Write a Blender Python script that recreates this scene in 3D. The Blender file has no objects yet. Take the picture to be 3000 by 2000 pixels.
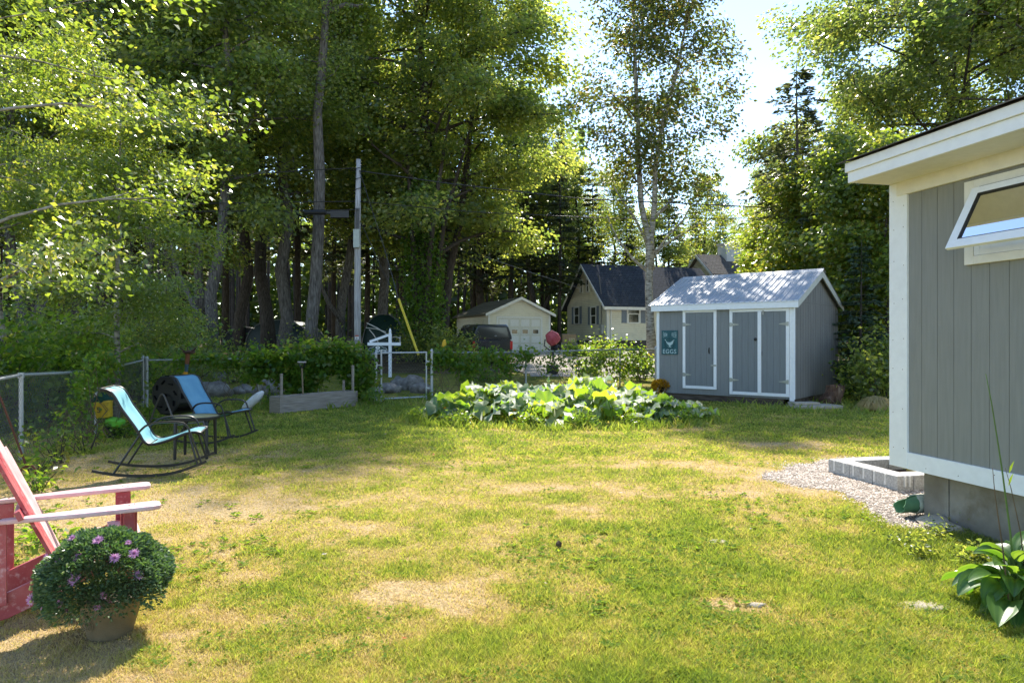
import bpy, math, random
import numpy as np
from mathutils import Vector, Matrix, noise as mnoise
random.seed(7); RS = np.random.RandomState(11)
SC = bpy.context.scene; COL = SC.collection
F, HZ, H = 2000.0, 993.0, 1.6          # focal length in photo pixels, horizon row, eye height
R = math.radians
def ss(a, b, x):
    t = min(1, max(0, (x-a)/(b-a))); return t*t*(3-2*t)
def terrain(x, y):
    """flat yard, gentle rise beyond the back fence"""
    z = 0.85*ss(19, 44, y) + 0.9*ss(44, 75, y)
    z += 0.35*ss(9, 16, abs(x+0.5)) * ss(6, 14, y)*0.5
    return z
def G(px, py):
    Y = H*F/(py-HZ); return Vector(((px-1500)/F*Y, Y, 0))
def W(px, Y, z=None):
    X = (px-1500)/F*Y; return Vector((X, Y, terrain(X, Y) if z is None else z))
def Z(py, Y): return H+(HZ-py)/F*Y
# ---------------------------------------------------------------- scene objects
FR = {}
def tag(o, label=None, cat=None, group=None, kind=None):
    if label: o['label'] = label
    if cat: o['category'] = cat
    if group: o['group'] = group
    if kind: o['kind'] = kind
    return o
def thing(name, label, cat, loc=(0,0,0), rz=0, group=None, kind=None):
    o = bpy.data.objects.new(name, None); COL.objects.link(o)
    o.location = loc; o.rotation_euler = (0,0,rz); o.empty_display_size = .2
    FR[o.name] = Matrix.Translation(Vector(loc)) @ Matrix.Rotation(rz, 4, 'Z')
    return tag(o, label, cat, group, kind)
def link(me, name, parent=None, world=False):
    o = bpy.data.objects.new(name, me); COL.objects.link(o)
    if parent is not None:
        o.parent = parent; FR[o.name] = FR[parent.name]
        if world: me.transform(FR[parent.name].inverted())
    else: FR[o.name] = Matrix()
    return o
def copy_tree(o, parent=None, loc=None, rz=None, scale=None):
    c = o.copy(); COL.objects.link(c)
    if parent: c.parent = parent
    if loc is not None: c.location = loc
    if rz is not None: c.rotation_euler = (0,0,rz)
    if scale is not None: c.scale = scale
    for ch in [x for x in o.children]: copy_tree(ch, c)
    return c
class MB:
    def __init__(s): s.v=[]; s.f=[]
    def add(s, vs, fs):
        n=len(s.v); s.v += [tuple(v) for v in vs]; s.f += [tuple(i+n for i in f) for f in fs]; return s
    def box(s, x0,x1,y0,y1,z0,z1, M=None):
        vs=[Vector((x,y,z)) for z in (z0,z1) for y in (y0,y1) for x in (x0,x1)]
        if M is not None: vs=[M@v for v in vs]
        return s.add(vs, [(0,2,3,1),(4,5,7,6),(0,1,5,4),(2,6,7,3),(0,4,6,2),(1,3,7,5)])
    def bar(s, a, b, w, h, up=(0,0,1)):
        """box beam from a to b, w across, h along up"""
        a=Vector(a); b=Vector(b); d=(b-a).normalized(); u=Vector(up); r=d.cross(u)
        if r.length<1e-4: r=d.cross(Vector((0,1,0)))
        r.normalize(); u=r.cross(d)
        vs=[]
        for p in (a,b):
            for (i,j) in ((-1,-1),(1,-1),(1,1),(-1,1)): vs.append(p+r*(i*w/2)+u*(j*h/2))
        return s.add(vs, [(0,3,2,1),(4,5,6,7),(0,1,5,4),(1,2,6,5),(2,3,7,6),(3,0,4,7)])
    def tube(s, pts, rad, n=8, cap=True, flat=1.0):
        pts=[Vector(p) for p in pts]; m=len(pts)
        if not hasattr(rad,'__len__'): rad=[rad]*m
        up=Vector((0.013,0.02,1)).normalized(); vs=[]; prev=None
        for i,p in enumerate(pts):
            d=(pts[min(i+1,m-1)]-pts[max(i-1,0)]).normalized()
            if prev is None:
                r=d.cross(up)
                if r.length<.15: r=d.cross(Vector((1,0,.02)))
            else: r=prev-d*prev.dot(d)
            r.normalize(); prev=r; u=d.cross(r)
            for k in range(n):
                a=2*math.pi*k/n; vs.append(p+(r*math.cos(a)+u*math.sin(a)*flat)*rad[i])
        fs=[(i*n+k, i*n+(k+1)%n, (i+1)*n+(k+1)%n, (i+1)*n+k) for i in range(m-1) for k in range(n)]
        if cap: fs += [tuple(range(n-1,-1,-1)), tuple((m-1)*n+k for k in range(n))]
        return s.add(vs, fs)
    def lathe(s, prof, c=(0,0,0), n=24, M=None, cap=True):
        vs=[]; c=Vector(c)
        for r,z in prof:
            for k in range(n):
                a=2*math.pi*k/n; v=Vector((r*math.cos(a), r*math.sin(a), z))
                vs.append((M@v if M is not None else v)+c)
        m=len(prof)
        fs=[(i*n+k, i*n+(k+1)%n, (i+1)*n+(k+1)%n, (i+1)*n+k) for i in range(m-1) for k in range(n)]
        if cap: fs += [tuple(range(n-1,-1,-1)), tuple((m-1)*n+k for k in range(n))]
        return s.add(vs, fs)
    def prism(s, poly, fn, d0, d1):
        """poly 2-D outline; fn(a,b,d)->point; extruded between d0 and d1"""
        n=len(poly); vs=[fn(a,b,d0) for a,b in poly]+[fn(a,b,d1) for a,b in poly]
        return s.add(vs, [tuple(range(n)), tuple(range(2*n-1,n-1,-1))]+[(i,i+n,(i+1)%n+n,(i+1)%n) for i in range(n)])
    def rock(s, c, sx, sy, sz, seed=0, n=10):
        c=Vector(c); vs=[]; fs=[]; m=n//2+1
        for i in range(m+1):
            th=math.pi*i/m
            for k in range(n):
                a=2*math.pi*k/n; d=Vector((math.sin(th)*math.cos(a), math.sin(th)*math.sin(a), math.cos(th)))
                q=1+.38*mnoise.noise(d*1.3+Vector((seed*3.1,seed,0)))+.16*mnoise.noise(d*3+Vector((seed,0,5)))
                vs.append(c+Vector((d.x*sx*q, d.y*sy*q, d.z*sz*q)))
        fs=[(i*n+k,(i+1)*n+k,(i+1)*n+(k+1)%n,i*n+(k+1)%n) for i in range(m) for k in range(n)]
        return s.add(vs,fs)
    def build(s, name, m, parent=None, world=False, smooth=False, bevel=0):
        me=bpy.data.meshes.new(name); me.from_pydata(s.v,[],s.f); me.validate(); 
        import bmesh
        bm=bmesh.new(); bm.from_mesh(me); bmesh.ops.recalc_face_normals(bm, faces=bm.faces)
        if smooth:
            for f in bm.faces: f.smooth=True
        bm.to_mesh(me); bm.free()
        if m: me.materials.append(m)
        o=link(me,name,parent,world)
        if smooth and smooth!='all':
            try: me.set_sharp_from_angle(angle=R(40))
            except Exception: pass
        if bevel:
            b=o.modifiers.new('bevel','BEVEL'); b.width=bevel; b.segments=2; b.limit_method='ANGLE'
        return o
def npmesh(name, V, FA, m, parent=None, val=None, world=False, smooth=False):
    """V (n,3); FA (k,c) faces of c corners; val (k,) face attribute v"""
    me=bpy.data.meshes.new(name); k,c=FA.shape
    me.vertices.add(len(V)); me.vertices.foreach_set('co', np.ascontiguousarray(V,dtype=np.float32).ravel())
    me.loops.add(k*c); me.loops.foreach_set('vertex_index', FA.astype(np.int32).ravel())
    me.polygons.add(k); me.polygons.foreach_set('loop_start', np.arange(0,k*c,c,dtype=np.int32))
    try: me.polygons.foreach_set('loop_total', np.full(k,c,dtype=np.int32))
    except Exception: pass
    me.update(calc_edges=True)
    if val is not None:
        a=me.attributes.new('v','FLOAT','FACE'); a.data.foreach_set('value', np.asarray(val,dtype=np.float32))
    if smooth: me.polygons.foreach_set('use_smooth', np.ones(k,dtype=bool))
    me.materials.append(m); return link(me,name,parent,world)
# ---------------------------------------------------------------- materials
def newmat(name):
    m=bpy.data.materials.new(name); m.use_nodes=True; nt=m.node_tree; nt.nodes.clear()
    o=nt.nodes.new('ShaderNodeOutputMaterial'); return m,nt,o
def ramp(nt, stops, src):
    r=nt.nodes.new('ShaderNodeValToRGB'); e=r.color_ramp.elements
    while len(e)<len(stops): e.new(.5)
    for i,(p,c) in enumerate(stops): e[i].position=p; e[i].color=(*c,1)
    nt.links.new(src, r.inputs[0]); return r.outputs[0]
def coords(nt, scale=(1,1,1), kind='Object'):
    t=nt.nodes.new('ShaderNodeTexCoord'); mp=nt.nodes.new('ShaderNodeMapping')
    mp.inputs['Scale'].default_value=scale; nt.links.new(t.outputs[kind], mp.inputs[0]); return mp.outputs[0]
def nz(nt, vec, sc, det=4, rough=.55, dist=0):
    n=nt.nodes.new('ShaderNodeTexNoise'); n.inputs['Scale'].default_value=sc; n.inputs['Detail'].default_value=det
    n.inputs['Roughness'].default_value=rough; n.inputs['Distortion'].default_value=dist
    nt.links.new(vec,n.inputs['Vector']); return n.outputs['Fac']
def mixc(nt, fac, a, b, mode='MIX'):
    x=nt.nodes.new('ShaderNodeMix'); x.data_type='RGBA'; x.blend_type=mode
    for sock,val in ((x.inputs[0],fac),(x.inputs[6],a),(x.inputs[7],b)):
        if hasattr(val,'is_output'): nt.links.new(val,sock)
        elif isinstance(val,(int,float)): sock.default_value=val
        else: sock.default_value=(*val,1)
    return x.outputs[2]
def surf(name, stops, sc=8, stretch=(1,1,1), rough=.7, spec=.3, bump=.0, bsc=None, metal=0, det=5, dirt=None, bdist=.01, coat=0):
    m,nt,o=newmat(name); p=nt.nodes.new('ShaderNodeBsdfPrincipled'); v=coords(nt,stretch)
    n=nz(nt,v,sc,det); c=ramp(nt,stops,n)
    if dirt:
        n2=nz(nt,coords(nt,dirt[3] if len(dirt)>3 else (1,1,1)),dirt[1],6,.65)
        f=ramp(nt,[(dirt[2],(0,0,0)),(min(1,dirt[2]+.18),(1,1,1))],n2); c=mixc(nt,f,c,dirt[0])
    nt.links.new(c,p.inputs['Base Color']); p.inputs['Roughness'].default_value=rough
    p.inputs['Specular IOR Level'].default_value=spec; p.inputs['Metallic'].default_value=metal
    p.inputs['Coat Weight'].default_value=coat
    if bump:
        b=nt.nodes.new('ShaderNodeBump'); b.inputs['Strength'].default_value=bump; b.inputs['Distance'].default_value=bdist
        nt.links.new(nz(nt,v,bsc or sc*3,6,.6),b.inputs['Height']); nt.links.new(b.outputs[0],p.inputs['Normal'])
    nt.links.new(p.outputs[0],o.inputs[0]); return m
def flat(name,c,rough=.6,spec=.3,metal=0,var=.12,sc=14,**k):
    return surf(name,[(.3,tuple(x*(1-var) for x in c)),(.7,tuple(min(1,x*(1+var)) for x in c))],sc=sc,rough=rough,spec=spec,metal=metal,**k)
def leafmat(name, stops, tstops, trans=.45, rough=.45, spec=.35, sheen=0):
    """thin leaf: reflected colour by stops, transmitted by tstops, both by the per-leaf value v"""
    m,nt,o=newmat(name); a=nt.nodes.new('ShaderNodeAttribute'); a.attribute_name='v'
    c=ramp(nt,stops,a.outputs['Fac']); t=ramp(nt,tstops,a.outputs['Fac'])
    p=nt.nodes.new('ShaderNodeBsdfPrincipled'); nt.links.new(c,p.inputs['Base Color'])
    p.inputs['Roughness'].default_value=rough; p.inputs['Specular IOR Level'].default_value=spec; p.inputs['Sheen Weight'].default_value=sheen; p.inputs['Sheen Roughness'].default_value=.4
    tr=nt.nodes.new('ShaderNodeBsdfTranslucent'); nt.links.new(t,tr.inputs[0])
    mx=nt.nodes.new('ShaderNodeMixShader'); mx.inputs[0].default_value=trans
    nt.links.new(p.outputs[0],mx.inputs[1]); nt.links.new(tr.outputs[0],mx.inputs[2]); nt.links.new(mx.outputs[0],o.inputs[0]); return m
def siding(name, c, pitch, rough=.6, horiz=True, depth=.012, dirtc=None, groove=.07):
    """boards: horizontal clapboard (z) or vertical grooves (x)"""
    m,nt,o=newmat(name); p=nt.nodes.new('ShaderNodeBsdfPrincipled'); v=coords(nt)
    sx=nt.nodes.new('ShaderNodeSeparateXYZ'); nt.links.new(v,sx.inputs[0])
    d=nt.nodes.new('ShaderNodeMath'); d.operation='DIVIDE'; nt.links.new(sx.outputs[2 if horiz else 0],d.inputs[0]); d.inputs[1].default_value=pitch
    fr=nt.nodes.new('ShaderNodeMath'); fr.operation='FRACT'; nt.links.new(d.outputs[0],fr.inputs[0])
    base=ramp(nt,[(.3,tuple(x*.93 for x in c)),(.7,c)],nz(nt,v,3,6,.6))
    base=mixc(nt,.45,base,ramp(nt,[(.35,tuple(x*.75 for x in c)),(.65,c)],nz(nt,coords(nt,(1,1,.06) if not horiz else (.1,.1,1)),40,4)))
    if dirtc: base=mixc(nt,ramp(nt,[(.5,(0,0,0)),(.75,(.6,.6,.6))],nz(nt,v,1.6,6,.7)),base,dirtc)
    if horiz: h=ramp(nt,[(0,(0,0,0)),(.10,(.85,.85,.85)),(1,(.3,.3,.3))],fr.outputs[0]); g=ramp(nt,[(0,(1,1,1)),(.11,(0,0,0))],fr.outputs[0])
    else: h=ramp(nt,[(0,(0,0,0)),(groove,(1,1,1))],fr.outputs[0]); g=ramp(nt,[(0,(1,1,1)),(groove,(0,0,0))],fr.outputs[0])
    base=mixc(nt,g,base,tuple(x*.35 for x in c))
    nt.links.new(base,p.inputs['Base Color']); p.inputs['Roughness'].default_value=rough
    b=nt.nodes.new('ShaderNodeBump'); b.inputs['Distance'].default_value=depth; b.inputs['Strength'].default_value=.8
    nt.links.new(h,b.inputs['Height']); b2=nt.nodes.new('ShaderNodeBump'); b2.inputs['Distance'].default_value=.003; b2.inputs['Strength'].default_value=.4
    nt.links.new(nz(nt,coords(nt,(1,1,.08) if not horiz else (.08,.08,1)),120,3),b2.inputs['Height'])
    nt.links.new(b.outputs[0],b2.inputs['Normal']); nt.links.new(b2.outputs[0],p.inputs['Normal'])
    nt.links.new(p.outputs[0],o.inputs[0]); return m
def glassmat(name, c=(.02,.025,.03), rough=.03):
    m,nt,o=newmat(name); p=nt.nodes.new('ShaderNodeBsdfPrincipled'); p.inputs['Base Color'].default_value=(*c,1)
    p.inputs['Roughness'].default_value=rough; p.inputs['Specular IOR Level'].default_value=.45; nt.links.new(p.outputs[0],o.inputs[0]); return m
def clearglass(name):
    m,nt,o=newmat(name); t=nt.nodes.new('ShaderNodeBsdfTransparent'); g=nt.nodes.new('ShaderNodeBsdfGlossy'); g.inputs['Roughness'].default_value=.02
    fr=nt.nodes.new('ShaderNodeFresnel'); fr.inputs[0].default_value=1.6; mx=nt.nodes.new('ShaderNodeMixShader')
    t.inputs[0].default_value=(.86,.88,.86,1)
    nt.links.new(fr.outputs[0],mx.inputs[0]); nt.links.new(t.outputs[0],mx.inputs[1]); nt.links.new(g.outputs[0],mx.inputs[2]); nt.links.new(mx.outputs[0],o.inputs[0]); return m
M={}
M['white']=flat('white_paint',(.80,.82,.84),.5,.35,var=.04,dirt=((.5,.48,.42),6,.72))
M['creamwhite']=flat('aged_white_paint',(.72,.71,.66),.6,.3,var=.05,dirt=((.5,.46,.36),4,.68))
M['rust']=flat('rust',(.12,.05,.03),.9,.1,sc=40)
M['reflectglass']=glassmat('grey_reflection_glass',(.36,.36,.31),.05)  # grey reflections put into the pane colour, no curtain behind it
M['galv']=flat('galvanised_steel',(.42,.435,.45),.42,.5,metal=.35,sc=30,dirt=((.25,.24,.22),8,.6))
M['galvdark']=flat('weathered_wire',(.13,.13,.13),.6,.4,metal=.2,sc=30)
M['blackmetal']=flat('black_powder_coat',(.018,.017,.016),.42,.45,sc=30,dirt=((.05,.045,.04),12,.62))
M['sling']=surf('turquoise_sling',[(.3,(.17,.42,.47)),(.7,(.23,.50,.54))],sc=6,rough=.7,bump=.35,bsc=260,bdist=.002)
M['sling2']=surf('blue_sling',[(.3,(.10,.27,.42)),(.7,(.15,.34,.48))],sc=6,rough=.7,bump=.35,bsc=260,bdist=.002)
M['adi']=surf('faded_red_paint',[(.30,(.30,.035,.045)),(.50,(.42,.075,.085)),(.72,(.50,.14,.14))],sc=5,rough=.42,spec=.5,bump=.3,bsc=60,stretch=(1,1,1),dirt=((.62,.34,.34),22,.55))
M['adi_pale']=surf('faded_glare_red_paint',[(.30,(.62,.34,.34)),(.55,(.72,.47,.46)),(.75,(.76,.56,.54))],sc=7,rough=.38,spec=.55,bump=.3,bsc=60,dirt=((.30,.13,.11),30,.68))  # faded paint, paled further so the colour carries glare on upper faces
M['pot']=surf('khaki_plastic',[(.3,(.16,.125,.075)),(.7,(.215,.17,.105))],sc=14,rough=.5,spec=.4,bump=.25,bsc=150)
M['tabletop']=surf('speckled_glass_top',[(.3,(.20,.20,.10)),(.5,(.30,.29,.16)),(.7,(.36,.35,.2))],sc=18,rough=.35,spec=.5)
M['blackplastic']=flat('black_plastic',(.012,.013,.015),.45,.4)
M['oldwood']=surf('weathered_grey_board',[(.25,(.15,.125,.10)),(.5,(.27,.235,.20)),(.75,(.36,.33,.30))],sc=6,stretch=(.5,.5,9),rough=.85,bump=.6,bsc=14,bdist=.004)
M['polewood']=surf('weathered_pole_wood',[(.3,(.17,.165,.165)),(.5,(.33,.33,.34)),(.72,(.48,.48,.49))],sc=9,stretch=(3,3,.18),rough=.8,bump=.8,bsc=20,bdist=.02)
M['concrete']=surf('poured_concrete',[(.3,(.15,.13,.10)),(.55,(.22,.20,.165)),(.75,(.29,.27,.23))],sc=3,rough=.9,bump=.6,bsc=22,bdist=.012,dirt=((.14,.11,.07),2.2,.58))
M['block']=surf('concrete_block',[(.3,(.30,.29,.27)),(.5,(.42,.41,.39)),(.7,(.55,.54,.52))],sc=45,rough=.92,bump=.9,bsc=70,bdist=.006,dirt=((.24,.215,.18),5,.6))
M['mortar']=flat('mortar',(.66,.65,.62),.9,.1,sc=50)
M['rock']=surf('granite',[(.3,(.09,.08,.07)),(.5,(.19,.175,.155)),(.7,(.30,.28,.25))],sc=5,rough=.92,bump=.9,bsc=16,bdist=.03)
M['stone']=surf('tan_stone',[(.3,(.30,.26,.20)),(.6,(.42,.37,.29)),(.8,(.50,.46,.38))],sc=12,rough=.9,bump=.6,bsc=50,bdist=.006)
M['barkgrey']=surf('grey_bark',[(.3,(.035,.032,.028)),(.5,(.11,.10,.092)),(.72,(.21,.20,.19))],sc=5,stretch=(5,5,.7),rough=.95,bump=1,bsc=7,bdist=.05)
M['barkdark']=surf('dark_bark',[(.3,(.025,.02,.017)),(.5,(.06,.05,.042)),(.75,(.12,.105,.09))],sc=6,stretch=(5,5,.6),rough=.95,bump=1,bsc=7,bdist=.05)
M['barkbirch']=surf('birch_bark',[(.32,(.07,.055,.045)),(.46,(.26,.235,.20)),(.7,(.46,.43,.39))],sc=5,stretch=(1.2,1.2,3.5),rough=.85,bump=.7,bsc=9,bdist=.03)
M['twig']=flat('twig_bark',(.075,.06,.048),.9,.2,var=.3)
M['deck_grey']=siding('grey_vertical_siding',(.245,.25,.235),.1667,horiz=False,groove=.028,depth=.008)
M['shed_grey']=siding('shed_grey_siding',(.215,.228,.23),.2,horiz=False,groove=.022,depth=.006)
M['door_grey']=siding('shed_grey_board_door',(.19,.21,.222),.155,horiz=False,groove=.045,depth=.008)
M['clap']=siding('cream_clapboard',(.82,.77,.60),.125,depth=.03,dirtc=(.5,.47,.36))
M['shedmetal']=flat('galvalume_roof',(.33,.345,.365),.55,.4,metal=.25,sc=3,var=.10)
def shingle(name,c1,c2,sx=.3,sz=.14):
    m,nt,o=newmat(name); p=nt.nodes.new('ShaderNodeBsdfPrincipled'); b=nt.nodes.new('ShaderNodeTexBrick')
    v=coords(nt); sp=nt.nodes.new('ShaderNodeSeparateXYZ'); nt.links.new(v,sp.inputs[0]); cb=nt.nodes.new('ShaderNodeCombineXYZ')
    nt.links.new(sp.outputs[0],cb.inputs[0]); nt.links.new(sp.outputs[2],cb.inputs[1]); nt.links.new(cb.outputs[0],b.inputs[0])
    b.inputs['Color1'].default_value=(*c1,1); b.inputs['Color2'].default_value=(*c2,1); b.inputs['Mortar'].default_value=(*[x*.3 for x in c1],1)
    b.inputs['Scale'].default_value=1; b.inputs['Brick Width'].default_value=sx; b.inputs['Row Height'].default_value=sz; b.inputs['Mortar Size'].default_value=.012
    c=mixc(nt,.3,b.outputs[0],ramp(nt,[(.3,tuple(x*.6 for x in c1)),(.7,tuple(min(1,x*1.5) for x in c2))],nz(nt,v,30,5)))
    nt.links.new(c,p.inputs['Base Color']); p.inputs['Roughness'].default_value=.92; p.inputs['Specular IOR Level'].default_value=.12
    bp=nt.nodes.new('ShaderNodeBump'); bp.inputs['Distance'].default_value=.02; nt.links.new(b.outputs['Fac'],bp.inputs['Height']); bp.invert=True
    nt.links.new(bp.outputs[0],p.inputs['Normal']); nt.links.new(p.outputs[0],o.inputs[0]); return m
M['shingle_blue']=shingle('blue_grey_shingles',(.035,.040,.050),(.055,.062,.075))
M['shingle_brown']=shingle('brown_grey_shingles',(.10,.09,.08),(.16,.145,.13))
M['shingle_moss']=shingle('mossy_shingles',(.11,.10,.07),(.15,.14,.10))
M['pane']=glassmat('dark_window_glass',(.05,.05,.042),.06); M['clear']=clearglass('clear_glass')
# leaves
M['lf_maple']=leafmat('maple_leaf',[(0,(.06,.10,.038)),(.6,(.10,.14,.05)),(1,(.17,.19,.06))],[(0,(.22,.34,.05)),(.5,(.48,.56,.07)),(1,(.88,.84,.12))],.58,rough=.34,spec=.7)
M['lf_dark']=leafmat('oak_leaf',[(0,(.05,.085,.034)),(.7,(.085,.12,.042)),(1,(.15,.16,.05))],[(0,(.18,.29,.045)),(.6,(.42,.50,.07)),(1,(.80,.72,.11))],.54,rough=.32,spec=.75)
M['lf_birch']=leafmat('birch_leaf',[(0,(.06,.10,.03)),(.6,(.10,.145,.04)),(1,(.20,.20,.045))],[(0,(.28,.42,.03)),(.6,(.52,.64,.05)),(1,(.88,.80,.09))],.45,rough=.33,spec=.8)
M['lf_brownbirch']=leafmat('turning_birch_leaf',[(0,(.04,.065,.018)),(.55,(.06,.075,.02)),(1,(.10,.07,.03))],[(0,(.20,.32,.03)),(.5,(.34,.38,.05)),(1,(.42,.24,.06))],.38,rough=.38,spec=.5)
M['lf_yellow']=leafmat('yellowing_leaf',[(0,(.05,.09,.02)),(.6,(.09,.13,.025)),(1,(.20,.17,.03))],[(0,(.22,.38,.03)),(.5,(.46,.56,.05)),(1,(.85,.70,.07))],.45,rough=.33,spec=.7)
M['lf_fir']=leafmat('conifer_needles',[(0,(.018,.032,.018)),(.7,(.035,.055,.028)),(1,(.08,.085,.045))],[(0,(.08,.12,.03)),(1,(.30,.32,.07))],.32,rough=.5,spec=.4)
M['lf_vine']=leafmat('vine_leaf',[(0,(.03,.075,.015)),(.7,(.06,.13,.02)),(1,(.14,.14,.03))],[(0,(.20,.42,.02)),(.6,(.48,.66,.05)),(1,(.7,.55,.07))],0.48,rough=.35,spec=.45)
_x=leafmat('squash_leaf',[(0,(.045,.10,.035)),(.6,(.085,.15,.05)),(1,(.16,.20,.06))],[(0,(.25,.50,.02)),(.6,(.45,.70,.03)),(1,(.7,.75,.06))],.4,rough=.42,spec=.6)
M['lf_squash']=leafmat('squash_leaf',[(0,(.08,.15,.07)),(.6,(.14,.22,.09)),(1,(.25,.30,.10))],[(0,(.30,.58,.02)),(.6,(.55,.80,.03)),(1,(.75,.82,.06))],.42,rough=.5,spec=.8,sheen=.8)
M['lf_hosta']=leafmat('hosta_leaf',[(0,(.035,.09,.03)),(1,(.07,.15,.04))],[(0,(.2,.45,.02)),(1,(.45,.68,.05))],.32,rough=.38,spec=.55)
M['lf_mum']=leafmat('chrysanthemum_leaf',[(0,(.06,.11,.05)),(1,(.20,.27,.14))],[(0,(.08,.2,.03)),(1,(.25,.42,.06))],.25,rough=.38,spec=.5)
M['grass']=leafmat('grass_blade',[(0,(.16,.205,.045)),(.35,(.31,.325,.07)),(.62,(.46,.39,.12)),(1,(.62,.47,.25))],[(0,(.34,.47,.04)),(.35,(.66,.70,.08)),(.62,(.76,.62,.15)),(1,(.76,.57,.30))],.42,rough=.5,spec=.3)
M['lf_clover']=leafmat('clover_leaf',[(0,(.07,.14,.02)),(1,(.15,.22,.03))],[(0,(.3,.5,.03)),(1,(.6,.7,.05))],.4,rough=.8,spec=.1)
M['petal']=leafmat('pink_petal',[(0,(.50,.22,.42)),(1,(.62,.36,.55))],[(0,(.6,.25,.5)),(1,(.7,.45,.65))],.35,rough=.6,spec=.2)
M['budred']=flat('rusty_bud',(.35,.10,.07),.7,.2); M['budyellow']=flat('yellow_bud',(.45,.45,.15),.7,.2)
M['mumyellow']=leafmat('gold_petal',[(0,(.45,.22,.01)),(1,(.65,.40,.02))],[(0,(.6,.3,.02)),(1,(.8,.5,.03))],.25)
M['blossom']=leafmat('squash_blossom',[(0,(.7,.32,.01)),(1,(.75,.42,.02))],[(0,(.9,.4,.01)),(1,(.9,.5,.02))],.4)
M['stemgreen']=flat('green_stem',(.10,.17,.04),.6,.3); M['stembrown']=flat('dry_stem',(.14,.10,.06),.8,.2,var=.3)
# ---------------------------------------------------------------- leaves and trees
def unit(a): return a/np.maximum(np.linalg.norm(a,axis=1,keepdims=True),1e-9)
def leaves(C, size, droop=.35, wide=.62, var=None, flatness=.12, axis=None):
    """rhombic folded leaves at points C: returns V, FA(quads), v"""
    n=len(C); a=RS.normal(size=(n,3)) if axis is None else axis+RS.normal(size=(n,3))*.35
    a[:,2]=a[:,2]*.55-droop; a=unit(a)
    up=RS.normal(size=(n,3))*(1-flatness); up[:,2]+=flatness*1.3
    s=unit(np.cross(a,up)); nrm=np.cross(s,a)
    L=(size*RS.uniform(.65,1.3,n))[:,None]; w=L*wide/2
    base=C; mid=C+a*L*.45; tip=C+a*L-nrm*L*.08
    V=np.stack([base, mid+s*w+nrm*w*.35, tip, mid-s*w+nrm*w*.35],1).reshape(-1,3)
    FA=np.arange(4*n).reshape(n,4)
    v=RS.beta(2,2.4,n) if var is None else var
    return V,FA,v
def catl(parts):
    V=[];Fa=[];v=[];n=0
    for a,b,c in parts: V.append(a);Fa.append(b+n);v.append(c);n+=len(a)
    return np.concatenate(V),np.concatenate(Fa),np.concatenate(v)
def lobed(C, size, n_pt=10, var=None, tilt=.25, cup=.12, prof=None, bend=.18):
    """broad leaves as fans (triangles): outline given by prof (angle, radius)"""
    n=len(C); k=len(prof); ang=np.array([p[0] for p in prof]); rad=np.array([p[1] for p in prof])
    nrm=RS.normal(size=(n,3))*tilt; nrm[:,2]+=1; nrm=unit(nrm)
    t=RS.normal(size=(n,3)); u=unit(np.cross(nrm,t)); w=np.cross(nrm,u)
    L=(size*RS.uniform(.6,1.25,n))
    V=np.zeros((n,k+1,3)); V[:,0]=C-nrm*(L*cup*.3)[:,None]
    for i in range(k):
        r=rad[i]*RS.uniform(.88,1.1,n)*L
        h=cup*L*(1 if i%2==0 else -.55)+RS.normal(size=n)*L*.07-bend*L*rad[i]
        V[:,i+1]=C+u*(np.cos(ang[i])*r)[:,None]+w*(np.sin(ang[i])*r)[:,None]+nrm*h[:,None]
    idx=np.array([[0,1+i,1+(i+1)%k] for i in range(k)])
    FA=(np.arange(n)[:,None,None]*(k+1)+idx[None]).reshape(-1,3)
    v=RS.beta(2,2,n) if var is None else var
    return V.reshape(-1,3),FA,np.repeat(v,k)
def curve_pts(a, d, L, n=6, sag=0, wob=.08, rnd=random):
    p=Vector(a); d=Vector(d).normalized(); out=[p.copy()]
    for i in range(n):
        d=(d+Vector((rnd.uniform(-wob,wob),rnd.uniform(-wob,wob),rnd.uniform(-wob,wob)-sag/n))).normalized()
        p=p+d*(L/n); out.append(p.copy())
    return out
def on_path(pts, t):
    f=t*(len(pts)-1); i=min(int(f),len(pts)-2); return pts[i].lerp(pts[i+1], f-i)
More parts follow.
